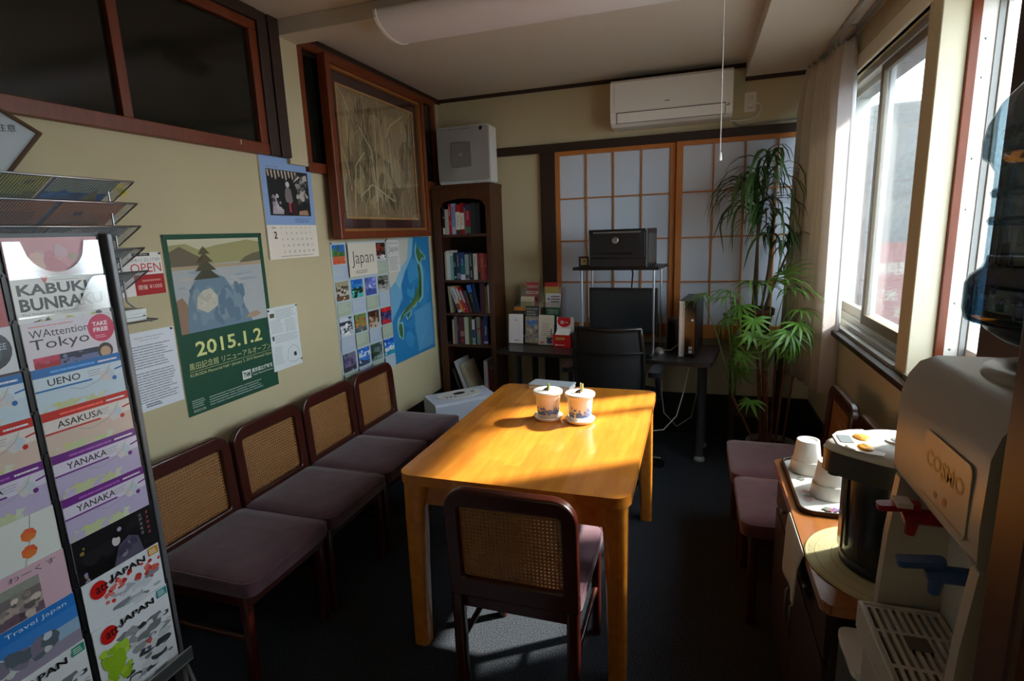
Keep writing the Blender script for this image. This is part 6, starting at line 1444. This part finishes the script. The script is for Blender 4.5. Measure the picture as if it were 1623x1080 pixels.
# ================================================================== WATER DISPENSER
dx, dyn, dyf = 2.272, -0.252, 0.056
t = thing('water_dispenser', 'tall white water dispenser by the window, red and blue taps', 'water dispenser', (dx, dyn, 0))
wd = dyf-dyn; XZ = lambda y: Matrix(((1, 0, 0, 0), (0, 0, 1, y), (0, 1, 0, 0), (0, 0, 0, 1)))
head = [(0.31, 1.085), (0.31, 1.285), (0.295, 1.30), (0.045, 1.302), (0.022, 1.292), (0.008, 1.27), (0.0, 1.24), (-0.002, 1.15), (0.0, 1.098), (0.006, 1.092), (0.06, 1.086)]
obj('head', MB().prism(head, 0, wd, 0, XZ(0)), M_DISP, t, bev=0.008, seg=3)
low = [(0.31, 0.0), (0.31, 0.835), (-0.012, 0.835), (-0.020, 0.82), (-0.018, 0.05), (0.0, 0.0)]
obj('lower_body', MB().prism(low, 0, wd, 0, XZ(0)), M_DISP, t, bev=0.008, seg=3)
obj('recess_back', MB().box((0.085, 0.02, 0.83), (0.31, wd-0.02, 1.09)), mat('dispenser_recess', (214, 212, 206), 0.4), t)
ck = [(0.31, 0.83), (0.31, 1.09), (0.004, 1.09), (-0.006, 0.98), (-0.012, 0.83)]
for y0 in (0, wd-0.022): obj('side_cheek', MB().prism(ck, 0, 0.022, 0, XZ(y0)), M_DISP, t, bev=0.004)
tr = obj('drip_tray', MB().ring([(-0.045, 0.03), (0.08, 0.03), (0.08, wd-0.03), (-0.045, wd-0.03)], [(-0.037, 0.038), (0.076, 0.038), (0.076, wd-0.038), (-0.037, wd-0.038)], 0.80, 0.848).box((-0.045, 0.03, 0.795), (0.08, wd-0.03, 0.802)), mat('tray_white', (196, 192, 184), 0.4), t, bev=0.003)
M_SLOT = mat('slot_shadow', (52, 46, 40), 0.7)
obj('grid_floor', MB().box((-0.037, 0.038, 0.826), (0.076, wd-0.038, 0.828)), M_SLOT, tr)
n = 9; step = (0.113)/n
for k in range(n+1): obj('grid_slat', MB().box((-0.037+k*step-0.0032, 0.038, 0.838), (-0.037+k*step+0.0032, wd-0.038, 0.846)), mat('tray_white', (196, 192, 184), 0.4), tr)
for y_ in (0.038, 0.118, 0.200, wd-0.044): obj('grid_bridge', MB().box((-0.037, y_, 0.837), (0.076, y_+0.008, 0.8455)), mat('tray_white', (196, 192, 184), 0.4), tr)
obj('grid_plate', MB().box((0.002, 0.165, 0.838), (0.036, 0.199, 0.8464)), mat('plate_brown', (92, 82, 72), 0.6), tr)
# logo plate
obj('logo_plate', MB().prism(rrect(0.15, 0.105, 0.012, 4), 0, 0.0015, 0, RIGHTWALL(-0.0025, 0.105, 1.165)), M_DISP, t)
p = Print(0.15, 0.10); p.text('COSMO', 0.012, 0.052, 0.024, (74, 72, 76), w=0.122, bold=0.02).disc(0.085, 0.022, 0.006, (150, 30, 30)).disc(0.055, 0.020, 0.005, (60, 60, 62)).rect(0.006, 0.004, 0.144, 0.0055, (120, 116, 112))  # name lettering; the red dot is a reflection painted into the print
p.build('logo_print', t, RIGHTWALL(-0.0045, 0.18, 1.115), M_PRINTG)
def tap(y, m, label, z):
    b = MB().tube([(0.10, y, z), (0.01, y, z), (-0.004, y, z-0.004)], [0.013, 0.013, 0.010], 12).tube([(0.010, y, z-0.004), (0.008, y, z-0.032)], [0.011, 0.008], 12)
    o = obj('tap', b, m, t); o['label'] = label
    obj('lever', MB().prism(rrect(0.062, 0.022, 0.007, 4), -0.005, 0.005, 0, Matrix.Translation((-0.012, y, z+0.016)) @ Matrix.Rotation(-0.12, 4, 'Y')), m, o, bev=0.003)
    return o
hot = tap(wd-0.075, M_RED, 'red hot-water tap', 1.045)
obj('lever_tag', MB().box((-0.018, wd-0.075-0.015, 1.064), (0.004, wd-0.075+0.015, 1.072)), mat('tag_white', (206, 200, 190), 0.6), hot)
tap(0.125, M_BLUE, 'blue cold-water tap', 1.010)
obj('bottle_collar', MB().lathe([(0.115, 1.300), (0.112, 1.312), (0.075, 1.314), (0.055, 1.306)], 32, M=Matrix.Translation((0.168, 0.160, 0))), M_DISP, t)
# bottle, upside down
t = thing('water_bottle', 'large blue water bottle upside down on the dispenser', 'bottle', (2.440, -0.092, 1.3145))
prof = [(0.030, 0.0), (0.032, 0.018), (0.060, 0.026), (0.098, 0.040), (0.116, 0.054), (0.122, 0.062), (0.141, 0.068), (0.145, 0.082), (0.145, 0.118), (0.140, 0.130), (0.128, 0.142), (0.126, 0.150), (0.126, 0.272), (0.132, 0.284), (0.142, 0.292), (0.143, 0.315), (0.139, 0.336), (0.128, 0.362), (0.108, 0.386), (0.078, 0.404), (0.04, 0.412), (0.005, 0.413)]
obj('shell', MB().lathe(prof, 48, cap=False), M_BOTTLE, t)
obj('neck_cap', MB().lathe([(0.034, 0), (0.034, 0.016), (0.031, 0.018)], 24), M_BLUE, t)
wp = [(max(0.004, r__-0.003), z) for r__, z in prof if z <= 0.150]+[(0.123, 0.157), (0.004, 0.157)]
obj('water', MB().lathe(wp, 48, cap=False), M_WATER, t)
obj('grip_ribs', MB().lathe([(0.1262, 0.200), (0.1285, 0.206), (0.1262, 0.212)], 48, cap=False).lathe([(0.1262, 0.238), (0.1285, 0.244), (0.1262, 0.250)], 48, cap=False), M_BOTTLE, t)
obj('label_tag', MB().tube([(-0.035, -0.115, 0.012), (-0.06, -0.10, 0.022), (-0.045, -0.09, 0.03)], 0.003, 6), M_WHITE, t)
